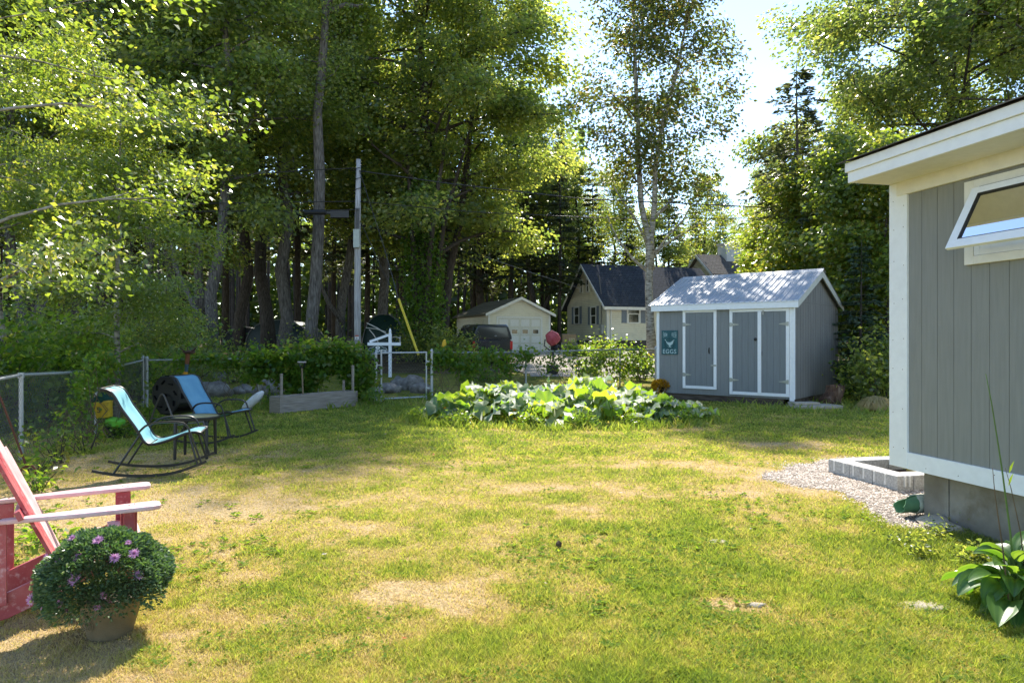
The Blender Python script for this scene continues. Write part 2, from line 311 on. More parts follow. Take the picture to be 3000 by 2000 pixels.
def broad(name, seed, path, r0, leafm, bark, z0, profile, nlimb, per, leaf, spread=.42, rise=.45, parent=None, limb_r=.28, bias=None, subs=5, extra=None, sag=.25, flatz=.6, crown_mesh=True, r1=.12, fork=0):
    """deciduous tree in local coordinates: trunk path, limbs, twigs, leaves in sprays along the twigs"""
    rnd=random.Random(seed); tb=MB(); path=[Vector(p) for p in path]
    m=len(path); rr=[r0*(1-(i/(m-1)))**.8*(1-r1)+r0*r1 for i in range(m)]
    rr[0]*=1.3; tb.tube(path, rr, 10); bt=MB(); P_=[]; A_=[]
    ztop=path[-1].z
    for i in range(nlimb):
        tt=(i+rnd.random()*.8)/nlimb; z=z0+(ztop-z0)*tt
        j=0
        while j<m-2 and path[j+1].z<z: j+=1
        q=(z-path[j].z)/max(1e-3,path[j+1].z-path[j].z); st=path[j].lerp(path[j+1],min(1,max(0,q)))
        az=i*2.399+rnd.uniform(-.5,.5); Lb=profile(tt)*rnd.uniform(.75,1.15)
        if bias: Lb*=1+bias[2]*math.cos(az-math.atan2(bias[1],bias[0]))
        d=Vector((math.cos(az),math.sin(az),rise*rnd.uniform(.5,1.6)*(1.0-.2*tt)))
        lp=curve_pts(st,d,Lb,6,sag=sag*rnd.uniform(.4,1.3),wob=.16,rnd=rnd)
        lr=max(.012,min(r0*limb_r*(1-.55*tt), .035*Lb))
        bt.tube(lp,[lr*(1-.8*k/6) for k in range(7)],6,cap=False)
        for s in range(subs):
            t2=.3+.7*(s+rnd.random())/subs; sp=on_path(lp,min(.99,t2))
            a2=rnd.uniform(0,6.28); dd=(lp[-1]-lp[0]).normalized()*rnd.uniform(.5,1.0)+Vector((math.cos(a2),math.sin(a2),rnd.uniform(-.25,.5)))*.9
            L2=Lb*rnd.uniform(.28,.5)*(1.15-.4*t2)
            sp2=curve_pts(sp,dd,L2,4,sag=.25,wob=.2,rnd=rnd); bt.tube(sp2,[max(.005,lr*.38*(1-.8*k/4)) for k in range(5)],4,cap=False)
            for tw in range(5):
                t3=.25+.75*(tw+rnd.random())/5; q3=on_path(sp2,min(.99,t3))
                P_.append((q3.x,q3.y,q3.z,spread*rnd.uniform(.6,1.4))); A_.append(tuple(dd.normalized()))
    trunk=tb.build('trunk',bark,parent,smooth='all'); br=bt.build('limbs',bark if limb_r>.2 else M['twig'],parent,smooth='all')
    Pn=np.array(P_); An=np.array(A_); idx=np.repeat(np.arange(len(Pn)),per); n=len(idx)
    off=RS.normal(size=(n,3)); off=off/np.maximum(1,np.linalg.norm(off,axis=1,keepdims=True)/1.6)*Pn[idx,3:4]; off[:,2]*=flatz
    C=Pn[idx,:3]+off
    tone=np.clip(RS.normal(.42,.20,len(Pn))[idx]+RS.normal(0,.17,n),0,1)
    V,FA,v=leaves(C,leaf,var=tone,axis=An[idx]*.6)
    cr=npmesh('crown',V,FA,leafm,parent,v)
    return trunk,br,cr
def conifer(name, seed, h, r0, rmax, z0, parent, dead=.25, dens=1.0, leafm=None, bark=None, taper=1.0, sprig=.16, lean=0):
    rnd=random.Random(seed); tb=MB(); 
    path=[Vector((math.sin(z*.4)*.05+lean*z,math.cos(z*.3)*.05,z)) for z in np.linspace(0,h,9)]
    tb.tube(path,[r0*(1-.93*i/8) for i in range(9)],9)
    bt=MB(); C=[];A=[]
    z=z0*.5
    while z<h-.1:
        t=(z-z0)/(h-z0); Lb=rmax*(1-max(0,t))**taper*rnd.uniform(.7,1.1)+.12
        if z<z0: Lb=rmax*rnd.uniform(.3,.7)
        for k in range(rnd.randint(4,6) if z>=z0 else 2):
            az=rnd.uniform(0,6.28); d=Vector((math.cos(az),math.sin(az),.12-.25*(1-max(0,t))))
            L_=Lb*rnd.uniform(.7,1.1); st=on_path(path,min(.999,z/h)); lp=curve_pts(st,d,L_,4,sag=.15,wob=.08,rnd=rnd)
            bt.tube(lp,[max(.006,.012*L_*(1-.75*i/4)) for i in range(5)],4,cap=False)
            if z<z0 or rnd.random()<dead: continue
            ns=int(26*L_*dens)+6
            for i in range(ns):
                u=rnd.uniform(.15,1); p=on_path(lp,min(.99,u)); sd=rnd.choice((-1,1))
                side=Vector((-d.y,d.x,0))*sd; ll=rnd.uniform(.05,.30)*(1.15-u)*L_+.04
                C.append(p+side*ll+Vector((0,0,-.06*ll+rnd.uniform(-.05,.03)))); A.append((side*.8+d*.7))
        z+=rnd.uniform(.22,.42)*max(.6,h/14)
    trunk=tb.build('trunk',bark or M['barkdark'],parent,smooth='all'); bt.build('limbs',M['twig'],parent,smooth='all')
    V,FA,v=leaves(np.array(C),sprig,droop=.12,wide=.34,axis=np.array(A),flatness=.3); 
    return npmesh('crown',V,FA,leafm or M['lf_fir'],parent,v)
def bush(name, label, cat, c, rx, ry, rz, n, leaf, m, seed=0, stems=7, group=None, shape='dome', wide=.6, z_lift=.0, kind=None, droop=.25):
    """shrub: stems with leaves gathered in uneven clumps"""
    rnd=random.Random(seed); rs=np.random.RandomState(seed+5); t=thing(name,label,cat,c,0,group,kind); st=MB(); cl=[]
    for i in range(stems):
        a=rnd.uniform(0,6.28); q=rnd.uniform(.2,.9); tip=Vector((math.cos(a)*rx*q,math.sin(a)*ry*q,rz*(1.0-.45*q*q)*rnd.uniform(.75,1.12)))
        b=Vector((tip.x*.25,tip.y*.25,0)); st.tube([b,b.lerp(tip,.5)+Vector((rnd.uniform(-.1,.1),0,.05))*rx,tip],[.014*rz**.5,.01*rz**.5,.004],5,cap=False)
        for k in range(6):
            q2=rnd.uniform(.25,1.05); p=b.lerp(tip,q2); cl.append((p.x+rnd.gauss(0,.15)*rx,p.y+rnd.gauss(0,.15)*ry,max(.04,p.z),rnd.uniform(.10,.24)*max(rx,rz*.6)))
    st.build('stem',M['twig'],t,smooth='all'); cl=np.array(cl); w=cl[:,3]**2; idx=rs.choice(len(cl),n,p=w/w.sum())
    C=cl[idx,:3]+rs.normal(size=(n,3))*cl[idx,3:4]; C[:,2]=np.abs(C[:,2])+z_lift
    tone=np.clip(rs.normal(.45,.17,len(cl))[idx]+rs.normal(0,.14,n),0,1)
    V,FA,v=leaves(C,leaf,var=tone,wide=wide,droop=droop); npmesh('foliage',V,FA,m,t,v); return t
def vine_strip(name, label, pts, n, leaf, hgt, thick, up=0.0, seed=0, group=None, m=None, cat='vine'):
    """climber spread over a fence: pts = [(x,y,ztop,density)] along its top; hangs down hgt(below) and rises up"""
    rs=np.random.RandomState(seed); t=thing(name,label,cat,(pts[0][0],pts[0][1],0),0,group); o=Vector((pts[0][0],pts[0][1],0))
    P_=np.array(pts); k=len(P_)-1
    seglen=np.linalg.norm(P_[1:,:2]-P_[:-1,:2],axis=1)*(P_[1:,3]+P_[:-1,3]); i=rs.choice(k,n,p=seglen/seglen.sum()); u=rs.rand(n)
    # clumpiness
    B=P_[i]*(1-u[:,None])+P_[i+1]*u[:,None]; d=rs.rand(n)**.7
    zz=B[:,2]+up*rs.rand(n)*(.4+.6*np.abs(np.sin(B[:,0]*2.3+B[:,1])))-d*hgt*(.5+.5*B[:,3])*(.65+.35*np.sin(B[:,0]*3.7+B[:,1]*2))
    C=np.stack([B[:,0],B[:,1],np.maximum(.03,zz)],1)+rs.normal(size=(n,3))*thick; C[:,2]=np.maximum(.03,C[:,2])
    C-=np.array(o)
    V,FA,v=leaves(C,leaf,wide=.8,droop=.5,flatness=.05); npmesh('foliage',V,FA,m or M['lf_vine'],t,v)
    st=MB(); rnd=random.Random(seed)
    for q in range(int(6+4*sum(seglen))):
        a=rnd.random()*k; j=int(a); b=P_[j]*(1-a+j)+P_[j+1]*(a-j); z=b[2]
        pp=[Vector((b[0]+rnd.uniform(-.3,.3),b[1]+rnd.uniform(-.04,.04),0))-o]
        for s in (.35,.7,1.0): pp.append(Vector((b[0]+rnd.uniform(-.2,.2),b[1]+rnd.uniform(-.05,.05),z*s))-o)
        st.tube(pp,[.008,.006,.005,.003],4,cap=False)
    st.build('stem',M['stembrown'],t,smooth='all'); return t
# ---------------------------------------------------------------- camera, sky, sun
cam=bpy.data.cameras.new('camera'); co=bpy.data.objects.new('camera',cam); COL.objects.link(co)
co.location=(0,0,H); co.rotation_euler=(R(90),0,0); cam.sensor_width=36; cam.lens=24.0; cam.shift_y=-7/3000; cam.clip_end=1500; cam.clip_start=.05
SC.camera=co
SUN_AZ, SUN_EL = R(1), R(47)          # azimuth measured clockwise from the view axis (+Y)
wd=bpy.data.worlds.new('World'); SC.world=wd; wd.use_nodes=True; nt=wd.node_tree
sky=nt.nodes.new('ShaderNodeTexSky'); sky.sky_type='NISHITA'; sky.sun_disc=False; sky.sun_elevation=SUN_EL; sky.sun_rotation=SUN_AZ
sky.air_density=1.0; sky.dust_density=.05; sky.ozone_density=1.0; sky.altitude=50
nt.links.new(sky.outputs[0],nt.nodes['Background'].inputs[0]); nt.nodes['Background'].inputs[1]  .default_value=.15
ld=bpy.data.lights.new('sun','SUN'); ld.energy=4.7; ld.angle=R(.6); ld.color=(1,.93,.82)
lo=bpy.data.objects.new('sun',ld); COL.objects.link(lo)
sd=Vector((math.sin(SUN_AZ)*math.cos(SUN_EL), math.cos(SUN_AZ)*math.cos(SUN_EL), math.sin(SUN_EL)))
lo.rotation_euler=sd.to_track_quat('Z','Y').to_euler(); lo.location=(5,30,40)
SC.view_settings.view_transform='Standard'; SC.view_settings.look='None'; SC.view_settings.exposure=1.28; SC.view_settings.gamma=1
SC.render.engine='CYCLES'; cy=SC.cycles; cy.max_bounces=10; cy.diffuse_bounces=5; cy.glossy_bounces=3; cy.transmission_bounces=8; cy.transparent_max_bounces=8
cy.sample_clamp_indirect=6; cy.use_adaptive_sampling=True; cy.adaptive_threshold=.015; cy.use_denoising=True
# ---------------------------------------------------------------- ground
def vnoise(x,y,s,seed=0):
    """smooth value noise on arrays, 0..1"""
    X=np.asarray(x)*s+seed*17.3; Y=np.asarray(y)*s+seed*9.1
    xi=np.floor(X).astype(int); yi=np.floor(Y).astype(int); fx=X-xi; fy=Y-yi; fx=fx*fx*(3-2*fx); fy=fy*fy*(3-2*fy)
    def h(a,b): q=np.sin(a*127.1+b*311.7+seed*74.7)*43758.5453; return q-np.floor(q)
    return (h(xi,yi)*(1-fx)+h(xi+1,yi)*fx)*(1-fy)+(h(xi,yi+1)*(1-fx)+h(xi+1,yi+1)*fx)*fy
def fbm(x,y,s,seed=0): return (vnoise(x,y,s,seed)*.5+vnoise(x,y,s*2.1,seed+1)*.28+vnoise(x,y,s*4.3,seed+2)*.14+vnoise(x,y,s*9,seed+3)*.08)
PATCH=[(-.64,4.35,.42,.22,.75),(-2.6,3.3,.6,.4,.35),(-.2,4.0,.35,.2,.4),(1.9,8.7,.9,.35,.55),(2.9,8.1,.7,.35,.55),(.6,7.3,1.0,.35,.3),(-1.2,6.6,1.0,.4,.25),(4.3,10.3,.9,.35,.45),
       (3.2,7.3,.8,.5,.45),(-2.9,6.2,1.3,.6,.25),(3.3,12.0,1.4,.3,.3),(-.9,8.6,1.6,.6,.3),(1.3,4.1,.25,.12,.45),(.55,6.5,.5,.2,.35),(3.0,5.7,.35,.2,.3),(1.3,9.2,.7,.25,.35),
       (-4.8,9.2,1.1,.8,.3),(-4.6,6.5,1.0,1.4,.3),(3.5,3.9,.5,.6,.35),(1.9,7.0,.5,.18,.4),(4.6,8.9,.6,.4,.5)]
def dryness(x,y):
    x=np.asarray(x,dtype=float); y=np.asarray(y,dtype=float)
    d=.33+.30*(fbm(x,y,.55,3)-.5)*2+.50*(fbm(x,y,2.6,9)-.5)*2+.25*(fbm(x,y,9,19)-.5)*2
    d+=.36/(1+np.exp((x+.9)*1.3))*(1/(1+np.exp((y-9.5)*1.2)))-.20/(1+np.exp(-(x-.9)*2.5))*(y<6.0)
    d+=.22*np.exp(-((x+2.6)/1.9)**2-((y-3.2)/1.6)**2); d-=.12*(y>11); d+=.30*np.maximum(0,fbm(x,y,16,87)-.5)
    for cx,cy_,rx,ry,a in PATCH: d+=a*np.exp(-(((x-cx)/rx)**2+((y-cy_)/ry)**2)**1.5)*(.25+1.5*fbm(x,y,5.5,63))
    return np.clip(d,0,1)
def bumpz(x,y): return (fbm(x,y,.5,21)-.5)*.05+(fbm(x,y,3,31)-.5)*.022
def ter_np(x,y):
    def s(a,b,v): t=np.clip((v-a)/(b-a),0,1); return t*t*(3-2*t)
    return .85*s(19,44,y)+.9*s(44,75,y)+.175*s(9,16,np.abs(x+.5))*s(6,14,y)
def grid(name,x0,x1,y0,y1,nx,ny,m,lift=0,cut=None,attr=True,kind='structure',bump=True):
    xs=np.linspace(x0,x1,nx); ys=np.linspace(y0,y1,ny); X,Y=np.meshgrid(xs,ys); z=ter_np(X,Y)+(bumpz(X,Y) if bump else 0)+lift
    V=np.stack([X.ravel(),Y.ravel(),z.ravel()],1); a=np.arange(nx*ny).reshape(ny,nx)
    FA=np.stack([a[:-1,:-1].ravel(),a[:-1,1:].ravel(),a[1:,1:].ravel(),a[1:,:-1].ravel()],1)
    cx=V[FA].mean(1)
    if cut is not None: k=cut(cx[:,0],cx[:,1]); FA=FA[k]; cx=cx[k]
    o=npmesh(name,V,FA,m,None,dryness(cx[:,0],cx[:,1]) if attr else None,smooth=True); o['kind']=kind; return o
gm,nt_,go=newmat('lawn_soil'); at=nt_.nodes.new('ShaderNodeAttribute'); at.attribute_name='v'
pr=nt_.nodes.new('ShaderNodeBsdfPrincipled'); pr.inputs['Roughness'].default_value=.95; pr.inputs['Specular IOR Level'].default_value=.1
gr=ramp(nt_,[(.0,(.12,.15,.02)),(.35,(.24,.235,.04)),(.6,(.38,.30,.10)),(.85,(.48,.35,.17)),(1,(.52,.39,.22))],at.outputs['Fac'])
vv=coords(nt_); n1=nz(nt_,vv,26,6,.7); n2=nz(nt_,vv,90,4,.7); n3=nz(nt_,vv,7,5,.6)
c=mixc(nt_,.75,gr,ramp(nt_,[(.3,(.35,.35,.3)),(.5,(.85,.85,.8)),(.72,(1.35,1.3,1.2))],n1),'MULTIPLY')
c=mixc(nt_,.6,c,ramp(nt_,[(.35,(.4,.38,.3)),(.55,(1,1,1)),(.7,(1.3,1.25,1.1))],n2),'MULTIPLY')
nt_.links.new(c,pr.inputs['Base Color']); bp=nt_.nodes.new('ShaderNodeBump'); bp.inputs['Distance'].default_value=.03; bp.inputs['Strength'].default_value=.9
nt_.links.new(n1,bp.inputs['Height']); nt_.links.new(bp.outputs[0],pr.inputs['Normal']); nt_.links.new(pr.outputs[0],go.inputs[0])
M['forest_floor']=surf('forest_floor',[(.3,(.04,.032,.02)),(.5,(.085,.065,.04)),(.7,(.13,.11,.05))],sc=1.5,rough=.95,spec=.1,bump=.8,bsc=8,bdist=.06)
M['gravel_drive']=surf('driveway_gravel',[(.3,(.22,.20,.17)),(.5,(.33,.30,.26)),(.7,(.42,.39,.34))],sc=14,rough=.95,spec=.1,bump=.8,bsc=40,bdist=.02,dirt=((.16,.17,.07),.8,.56))
grid('ground',-220,220,-60,420,130,140,M['forest_floor'],lift=-.035,attr=False,bump=False)
grid('lawn',-9.2,13,-4,19.2,330,340,gm)
# driveway and verge beyond the back fence
grid('driveway',-7,14,22,46,80,90,M['gravel_drive'],lift=.012,attr=False,cut=lambda x,y:(y>25.5+.1*x+np.sin(x)*.5)&(y<44.5)&(x>.3-.09*(y-26)+np.sin(y)*.4)&(x>-1.6))
gv=grid('verge',-16,16,19,27.5,170,60,gm,lift=-.006)
# gravel around the block planter
GP=[G(*p) for p in ((2235,1398),(2300,1370),(2400,1352),(2452,1346),(2560,1340),(2800,1350),(2800,1560),(2700,1548),(2620,1535),(2560,1500),(2520,1462),(2440,1440),(2350,1428),(2290,1412))]
def inpoly(x,y,poly):
    x=np.asarray(x);y=np.asarray(y); r=np.zeros(x.shape,bool); n=len(poly)
    for i in range(n):
        a=poly[i];b=poly[(i+1)%n]; c=((a.y>y)!=(b.y>y))&(x<(b.x-a.x)*(y-a.y)/((b.y-a.y) or 1e-9)+a.x); r^=c
    return r
M['gravel_bed']=surf('gravel_bed',[(.3,(.14,.12,.10)),(.5,(.24,.21,.18)),(.7,(.33,.30,.26))],sc=30,rough=.95,spec=.1,bump=1,bsc=60,bdist=.01)
grid('gravel_bed',2.2,5.6,5.6,9.4,140,150,M['gravel_bed'],lift=.004,attr=False,cut=lambda x,y:inpoly(x+(vnoise(x,y,4,5)-.5)*.22,y+(vnoise(x,y,4,6)-.5)*.3,GP))
def pebbles(name,n,poly,bx,smin,smax,m,lift,label,cat):
    x=RS.uniform(bx[0],bx[1],n*3); y=RS.uniform(bx[2],bx[3],n*3); k=inpoly(x+(vnoise(x,y,4,5)-.5)*.25+RS.normal(0,.07,n*3),y+(vnoise(x,y,4,6)-.5)*.36+RS.normal(0,.10,n*3),poly); x=x[k][:n];y=y[k][:n]; n=len(x)
    z=bumpz(x,y)+lift; s=RS.uniform(smin,smax,n)
    D=np.array([[1,0,0],[0,1,0],[-1,0,0],[0,-1,0],[.1,.1,1],[0,0,-1]],float); T=np.array([[0,1,4],[1,2,4],[2,3,4],[3,0,4]])
    V=np.zeros((n,6,3)); an=RS.uniform(0,6.28,n)
    for i,d in enumerate(D):
        q=d[None]*RS.uniform(.6,1.2,(n,3)); q[:,2]*=.6
        V[:,i,0]=x+(q[:,0]*np.cos(an)-q[:,1]*np.sin(an)*.7)*s; V[:,i,1]=y+(q[:,0]*np.sin(an)+q[:,1]*np.cos(an)*.7)*s; V[:,i,2]=z+q[:,2]*s
    FA=(np.arange(n)[:,None,None]*6+T[None]).reshape(-1,3)
    o=npmesh(name,V.reshape(-1,3),FA,m,None,np.repeat(RS.rand(n),4)); tag(o,label,cat,kind='stuff')
def attrmat(name,stops,rough=.8):
    m,nt,o=newmat(name); a=nt.nodes.new('ShaderNodeAttribute'); a.attribute_name='v'; p=nt.nodes.new('ShaderNodeBsdfPrincipled')
    nt.links.new(ramp(nt,stops,a.outputs['Fac']),p.inputs['Base Color']); p.inputs['Roughness'].default_value=rough; p.inputs['Specular IOR Level'].default_value=.25; nt.links.new(p.outputs[0],o.inputs[0]); return m
M['pebble']=attrmat('pebble',[(0,(.14,.11,.085)),(.35,(.32,.26,.21)),(.7,(.45,.385,.325)),(1,(.62,.56,.50))])
pebbles('gravel',15000,GP,(2.2,5.5,5.6,9.4),.007,.018,M['pebble'],.008,'loose pale gravel spread around the concrete block planter','gravel')
# grass blades: short mown turf, thinner where dry
BLK=[G(2446,1349),G(2633,1441)]
def turf(name,n,y0,y1,hmul,label,keep=None,wmul=1.0,lo=.0):
    # more blades near the camera
    u=RS.rand(n*2); Y=1/((1/y0)*(1-u)+(1/y1)*u); X=RS.uniform(-.78,.78,n*2)*Y*1.04
    d=dryness(X,Y); clump=fbm(X,Y,7,41); p=np.clip(1.15-d*.75,.15,1)*np.clip(.25+clump*1.5,0,1)
    k=(RS.rand(len(X))<p)&(X>-9)&(X<12)&~inpoly(X+(vnoise(X,Y,4,5)-.5)*.22,Y+(vnoise(X,Y,4,6)-.5)*.3,GP)
    # none inside the house footing
    ux=(X-3.7)*.9746+(Y-6.4)*.2242; k&=~((ux>-.05)&(Y<6.1))
    if keep is not None: k&=keep(X,Y)
    X=X[k][:n];Y=Y[k][:n];d=d[k][:n];clump=clump[k][:n]; n=len(X); z=ter_np(X,Y)+bumpz(X,Y)-.004
    h=hmul*RS.uniform(.5,1.35,n)*(1.1-.55*d)*(.55+.9*clump); w=np.maximum(.0036,.0010*Y)*RS.uniform(.7,1.3,n)*wmul*(1+.5*(Y>9))
    an=RS.uniform(0,6.28,n); ln=RS.uniform(.15,1.0,n)*h; a2=RS.uniform(0,6.28,n)
    B=np.stack([X,Y,z],1); s=np.stack([np.cos(an),np.sin(an),np.zeros(n)],1)*w[:,None]; L=np.stack([np.cos(a2)*ln,np.sin(a2)*ln,h],1)
    V=np.stack([B-s*.5,B+s*.5,B+L*.55+s*.42-np.array([0,0,0]),B+L*np.array([1.25,1.25,.98]),B+L*.55-s*.42],1).reshape(-1,3)
    q=np.arange(n)*5; FA=np.concatenate([np.stack([q,q+1,q+2,q+4],1)]); T=np.stack([q+4,q+2,q+3,q+3],1)
    v=np.clip(d*.82+RS.normal(.01,.17,n)+lo+.5*(fbm(X,Y,13,101)-.5),0,1)
    # tips as second quad sheet (degenerate corner avoided with a tiny offset)
    V=V.reshape(n,5,3); V6=np.concatenate([V[:,:4],V[:,3:4]-(s*.12)[:,None],V[:,4:5]],1); q=np.arange(n)*6
    FA=np.concatenate([np.stack([q,q+1,q+2,q+5],1),np.stack([q+5,q+2,q+3,q+4],1)])
    o=npmesh(name,V6.reshape(-1,3),FA,M['grass'],None,np.concatenate([v,v])); return tag(o,label,'grass',kind='stuff')
turf('grass',520000,2.6,17.5,.036,'short patchy green and straw coloured mown lawn grass')
def tall(X,Y):   # unmown rim: round the squash bed, along fences and shed
    sq=(((X-1.05)/3.3)**2+((Y-14.1)/2.2)**2); rim=(sq<1.12)&(sq>.75)
    return rim|((Y>15.3)&(X<1)&(RS.rand(len(X))<.5))|((Y>14.6)&(X>5.3)&(X<9)&(RS.rand(len(X))<.25))
turf('tall_grass',26000,11,18.2,.13,'longer unmown grass tufts around the squash bed and along the fence',keep=tall,wmul=1.3,lo=-.15)
def tufts(X,Y): return (fbm(X,Y,11,91)>.66)&(fbm(X,Y,1.1,55)>.42)
turf('grass_tufts',90000,2.6,12,.062,'taller darker green grass tufts dotted through the lawn',keep=tufts,lo=-.18,wmul=1.1)
turf('dry_thatch',150000,2.6,13,.011,'dry straw coloured thatch lying between the grass blades',keep=lambda X,Y:dryness(X,Y)>.38+.2*RS.rand(len(X)),lo=.35,wmul=1.25)
# plantain and dandelion rosettes
k=RS.rand(5000); Y=1/((1/2.8)*(1-k)+(1/10.)*k); X=RS.uniform(-.75,.75,5000)*Y; k=(fbm(X,Y,.9,133)>.50)&~inpoly(X,Y,GP)&~(((X-3.7)*.9746+(Y-6.4)*.2242>-.05)&(Y<6.1)); X=X[k][:900];Y=Y[k][:900]; m_=7; a=RS.uniform(0,6.28,(len(X),m_)); 
C=np.stack([np.repeat(X,m_),np.repeat(Y,m_),np.repeat(bumpz(X,Y)+.008,m_)],1); ax=np.stack([np.cos(a).ravel(),np.sin(a).ravel(),np.full(a.size,.75)],1)
V,FA,v=leaves(C,.045,droop=-.05,wide=.45,axis=ax*1.5,flatness=.9); tag(npmesh('lawn_weeds',V,FA,M['lf_clover'],None,v),'flat rosettes of broad leaved weeds scattered in the lawn','weeds',kind='stuff')
# clover and plantain weeds in the lawn
n=30000; u=RS.rand(n); Y=1/((1/2.7)*(1-u)+(1/9.)*u); X=RS.uniform(-.77,.77,n)*Y; k=(fbm(X,Y,1.4,77)>.47)&(dryness(X,Y)<.72)&~inpoly(X,Y,GP)&~(((X-3.7)*.9746+(Y-6.4)*.2242>-.05)&(Y<6.1)); X=X[k];Y=Y[k]
C=np.stack([X,Y,bumpz(X,Y)+RS.uniform(.008,.03,len(X))],1)
prof=[(i*math.pi/3,(1 if i%2==0 else .45)) for i in range(6)]
V,FA,v=lobed(C,.013,prof=prof,tilt=.35,cup=.05,bend=.1); tag(npmesh('clover',V,FA,M['lf_clover'],None,v*.7),'small clover and broad weeds growing low through the lawn','clover',kind='stuff')
# ---------------------------------------------------------------- text
def text(s, size, parent, loc, rot, m, name='lettering', extrude=.003, sx=1, align='CENTER', spacing=1.0):
    cu=bpy.data.curves.new(name,'FONT'); cu.body=s; cu.size=size; cu.extrude=extrude; cu.align_x=align; cu.space_character=spacing; cu.offset=0 if size<.12 else size*.012
    cu.materials.append(m); o=bpy.data.objects.new(name,cu); COL.objects.link(o); o.parent=parent; FR[o.name]=FR[parent.name]
    
    me=bpy.data.meshes.new_from_object(o); bpy.data.objects.remove(o); bpy.data.curves.remove(cu)
    if not me.materials: me.materials.append(m)
    o=bpy.data.objects.new(name,me); COL.objects.link(o); o.parent=parent; FR[o.name]=FR[parent.name]
    o.location=loc; o.rotation_euler=rot; o.scale=(sx,1,1); return o
def plane_solver(C, d, px):
    """distance t along the plan line C+t*d that shows at photo column px"""
    r=(px-1500)/F; return (r*C[1]-C[0])/(d[0]-r*d[1])
# ---------------------------------------------------------------- grey house (right)
HC=Vector((3.57,6.4,0)); HD=(.2242,-.9746); hrz=math.atan2(HD[1],HD[0])
house=thing('grey_house','grey vertical board house with white trim and an open awning window','house',HC,hrz)
zb,zs=.422,3.043
FRM=Matrix  # local: x along wall to the camera, y inward
MB().box(.19,9,0,.14,zb+.15,zs-.12).build('wall',M['deck_grey'],house)   # side wall behind boards
MB().box(0,.14,.19,6.2,zb+.15,zs).build('end_wall',M['deck_grey'],house)
b=MB(); b.box(-.02,.19,-.022,.15,zb,zs); b.box(-.022,.0,.15,.19,zb,zs); b.build('corner_board',M['white'],house,bevel=.003)
b=MB(); b.box(.19,9,-.018,.13,zb-.003,zb+.15); b.box(-.018,.13,.19,6.2,zb-.003,zb+.15); b.build('skirt_board',M['white'],house,bevel=.003)
b=MB(); b.box(.075,1.55,-.03,.11,zs-.125,zs+.003); b.box(1.553,9,-.026,.11,zs-.122,zs+.003); b.build('frieze_board',M['creamwhite'],house,bevel=.003)
MB().box(-.0,9,-.445,.0,zs,zs+.018).build('soffit',M['creamwhite'],house)
b=MB(); b.box(-.02,9,-.472,-.445,zs-.004,zs+.092)
b.box(-.035,9,-.492,-.46,zs+.094,zs+.178); b.build('fascia',M['white'],house,bevel=.003)
b=MB(); pitch=.30   # rake end, rises inward
b.add([(-.02,-.445,zs+.0),(-.02,3.2,zs+.0+.0),(-.02,3.2,zs+.17+3.645*pitch),(-.02,-.445,zs+.17)],[(0,1,2,3)])
b.add([(-.002,-.445,zs+.0),(-.002,3.2,zs+.0),(-.002,3.2,zs+.17+3.645*pitch),(-.002,-.445,zs+.17)],[(3,2,1,0)]); b.build('gable',M['white'],house)
rf=MB(); y0=-.53
for i in range(24):
    ya=y0+i*.16; za=zs+.185+(ya-y0)*pitch; yb=ya+.175; zb2=za+.175*pitch
    x=-.10
    while x<9:
        w=random.uniform(.22,.34); dz=random.uniform(0,.006)
        rf.add([(x,ya,za+dz),(x+w-.004,ya,za+dz),(x+w-.004,yb,zb2+dz-.004),(x,yb,zb2+dz-.004),(x,ya,za+dz+.009),(x+w-.004,ya,za+dz+.009),(x+w-.004,yb,zb2+dz+.003),(x,yb,zb2+dz+.003)],[(0,1,5,4),(4,5,6,7),(0,4,7,3),(1,2,6,5),(0,3,2,1)]); x+=w
rf.add([(-.06,y0+.02,zs+.18),(9,y0+.02,zs+.18),(9,3.3,zs+.18+3.8*pitch),(-.06,3.3,zs+.18+3.8*pitch)],[(0,1,2,3)])
rf.add([(-.06,3.3,zs+.18+3.8*pitch),(9,3.3,zs+.18+3.8*pitch),(9,7.1,zs+.18),(-.06,7.1,zs+.18)],[(0,1,2,3)]); rf.build('roof',M['shingle_brown'],house)
b=MB(); b.box(.56,9,.07,.32,-.3,zb-.004); b.box(.30,.555,.06,.34,-.3,zb-.004); b.box(.31,.56,.345,5.5,-.3,zb-.004)
fo=b.build('foundation',M['concrete'],house)
# window: opening trim, inner frame, pane painted with grey reflections, sash swung out from its top edge
wx0,wx1,wz0,wz1=.80,2.15,2.205,2.885
w=MB(); tw=.085
w.box(wx0,wx0+tw,-.035,.0,wz0,wz1); w.box(wx1-tw,wx1,-.035,.0,wz0,wz1); w.box(wx0+tw,wx1-tw,-.035,.0,wz1-tw,wz1); w.box(wx0+tw,wx1-tw,-.035,.0,wz0,wz0+tw*.8)
win=w.build('window',M['creamwhite'],house,bevel=.004)
w=MB(); a0,a1,c0,c1=wx0+tw+.002,wx1-tw-.002,wz0+tw*.8+.002,wz1-tw-.002
for (p,q,r,s_,d0,d1) in ((a0,a0+.05,c0,c1,-.028,.0),(a1-.05,a1,c0,c1,-.028,.0),(a0+.05,a1-.05,c1-.05,c1,-.028,.0),(a0+.05,a1-.05,c0,c0+.05,-.028,.0),(a0+.05,a0+.13,c0+.05,c1-.05,-.02,.0),(a0+.13,a1-.05,c0+.05,c0+.085,-.02,.0)): w.box(p,q,d0,d1,r,s_)
w.build('inner_frame',M['white'],win,bevel=.002)
MB().box(a0+.13,a1-.05,-.012,-.002,c0+.085,c1-.05).build('window_pane',M['reflectglass'],win)
sa=math.asin(.265/.56); sx0,sx1,hz_=.905,2.06,2.80; 
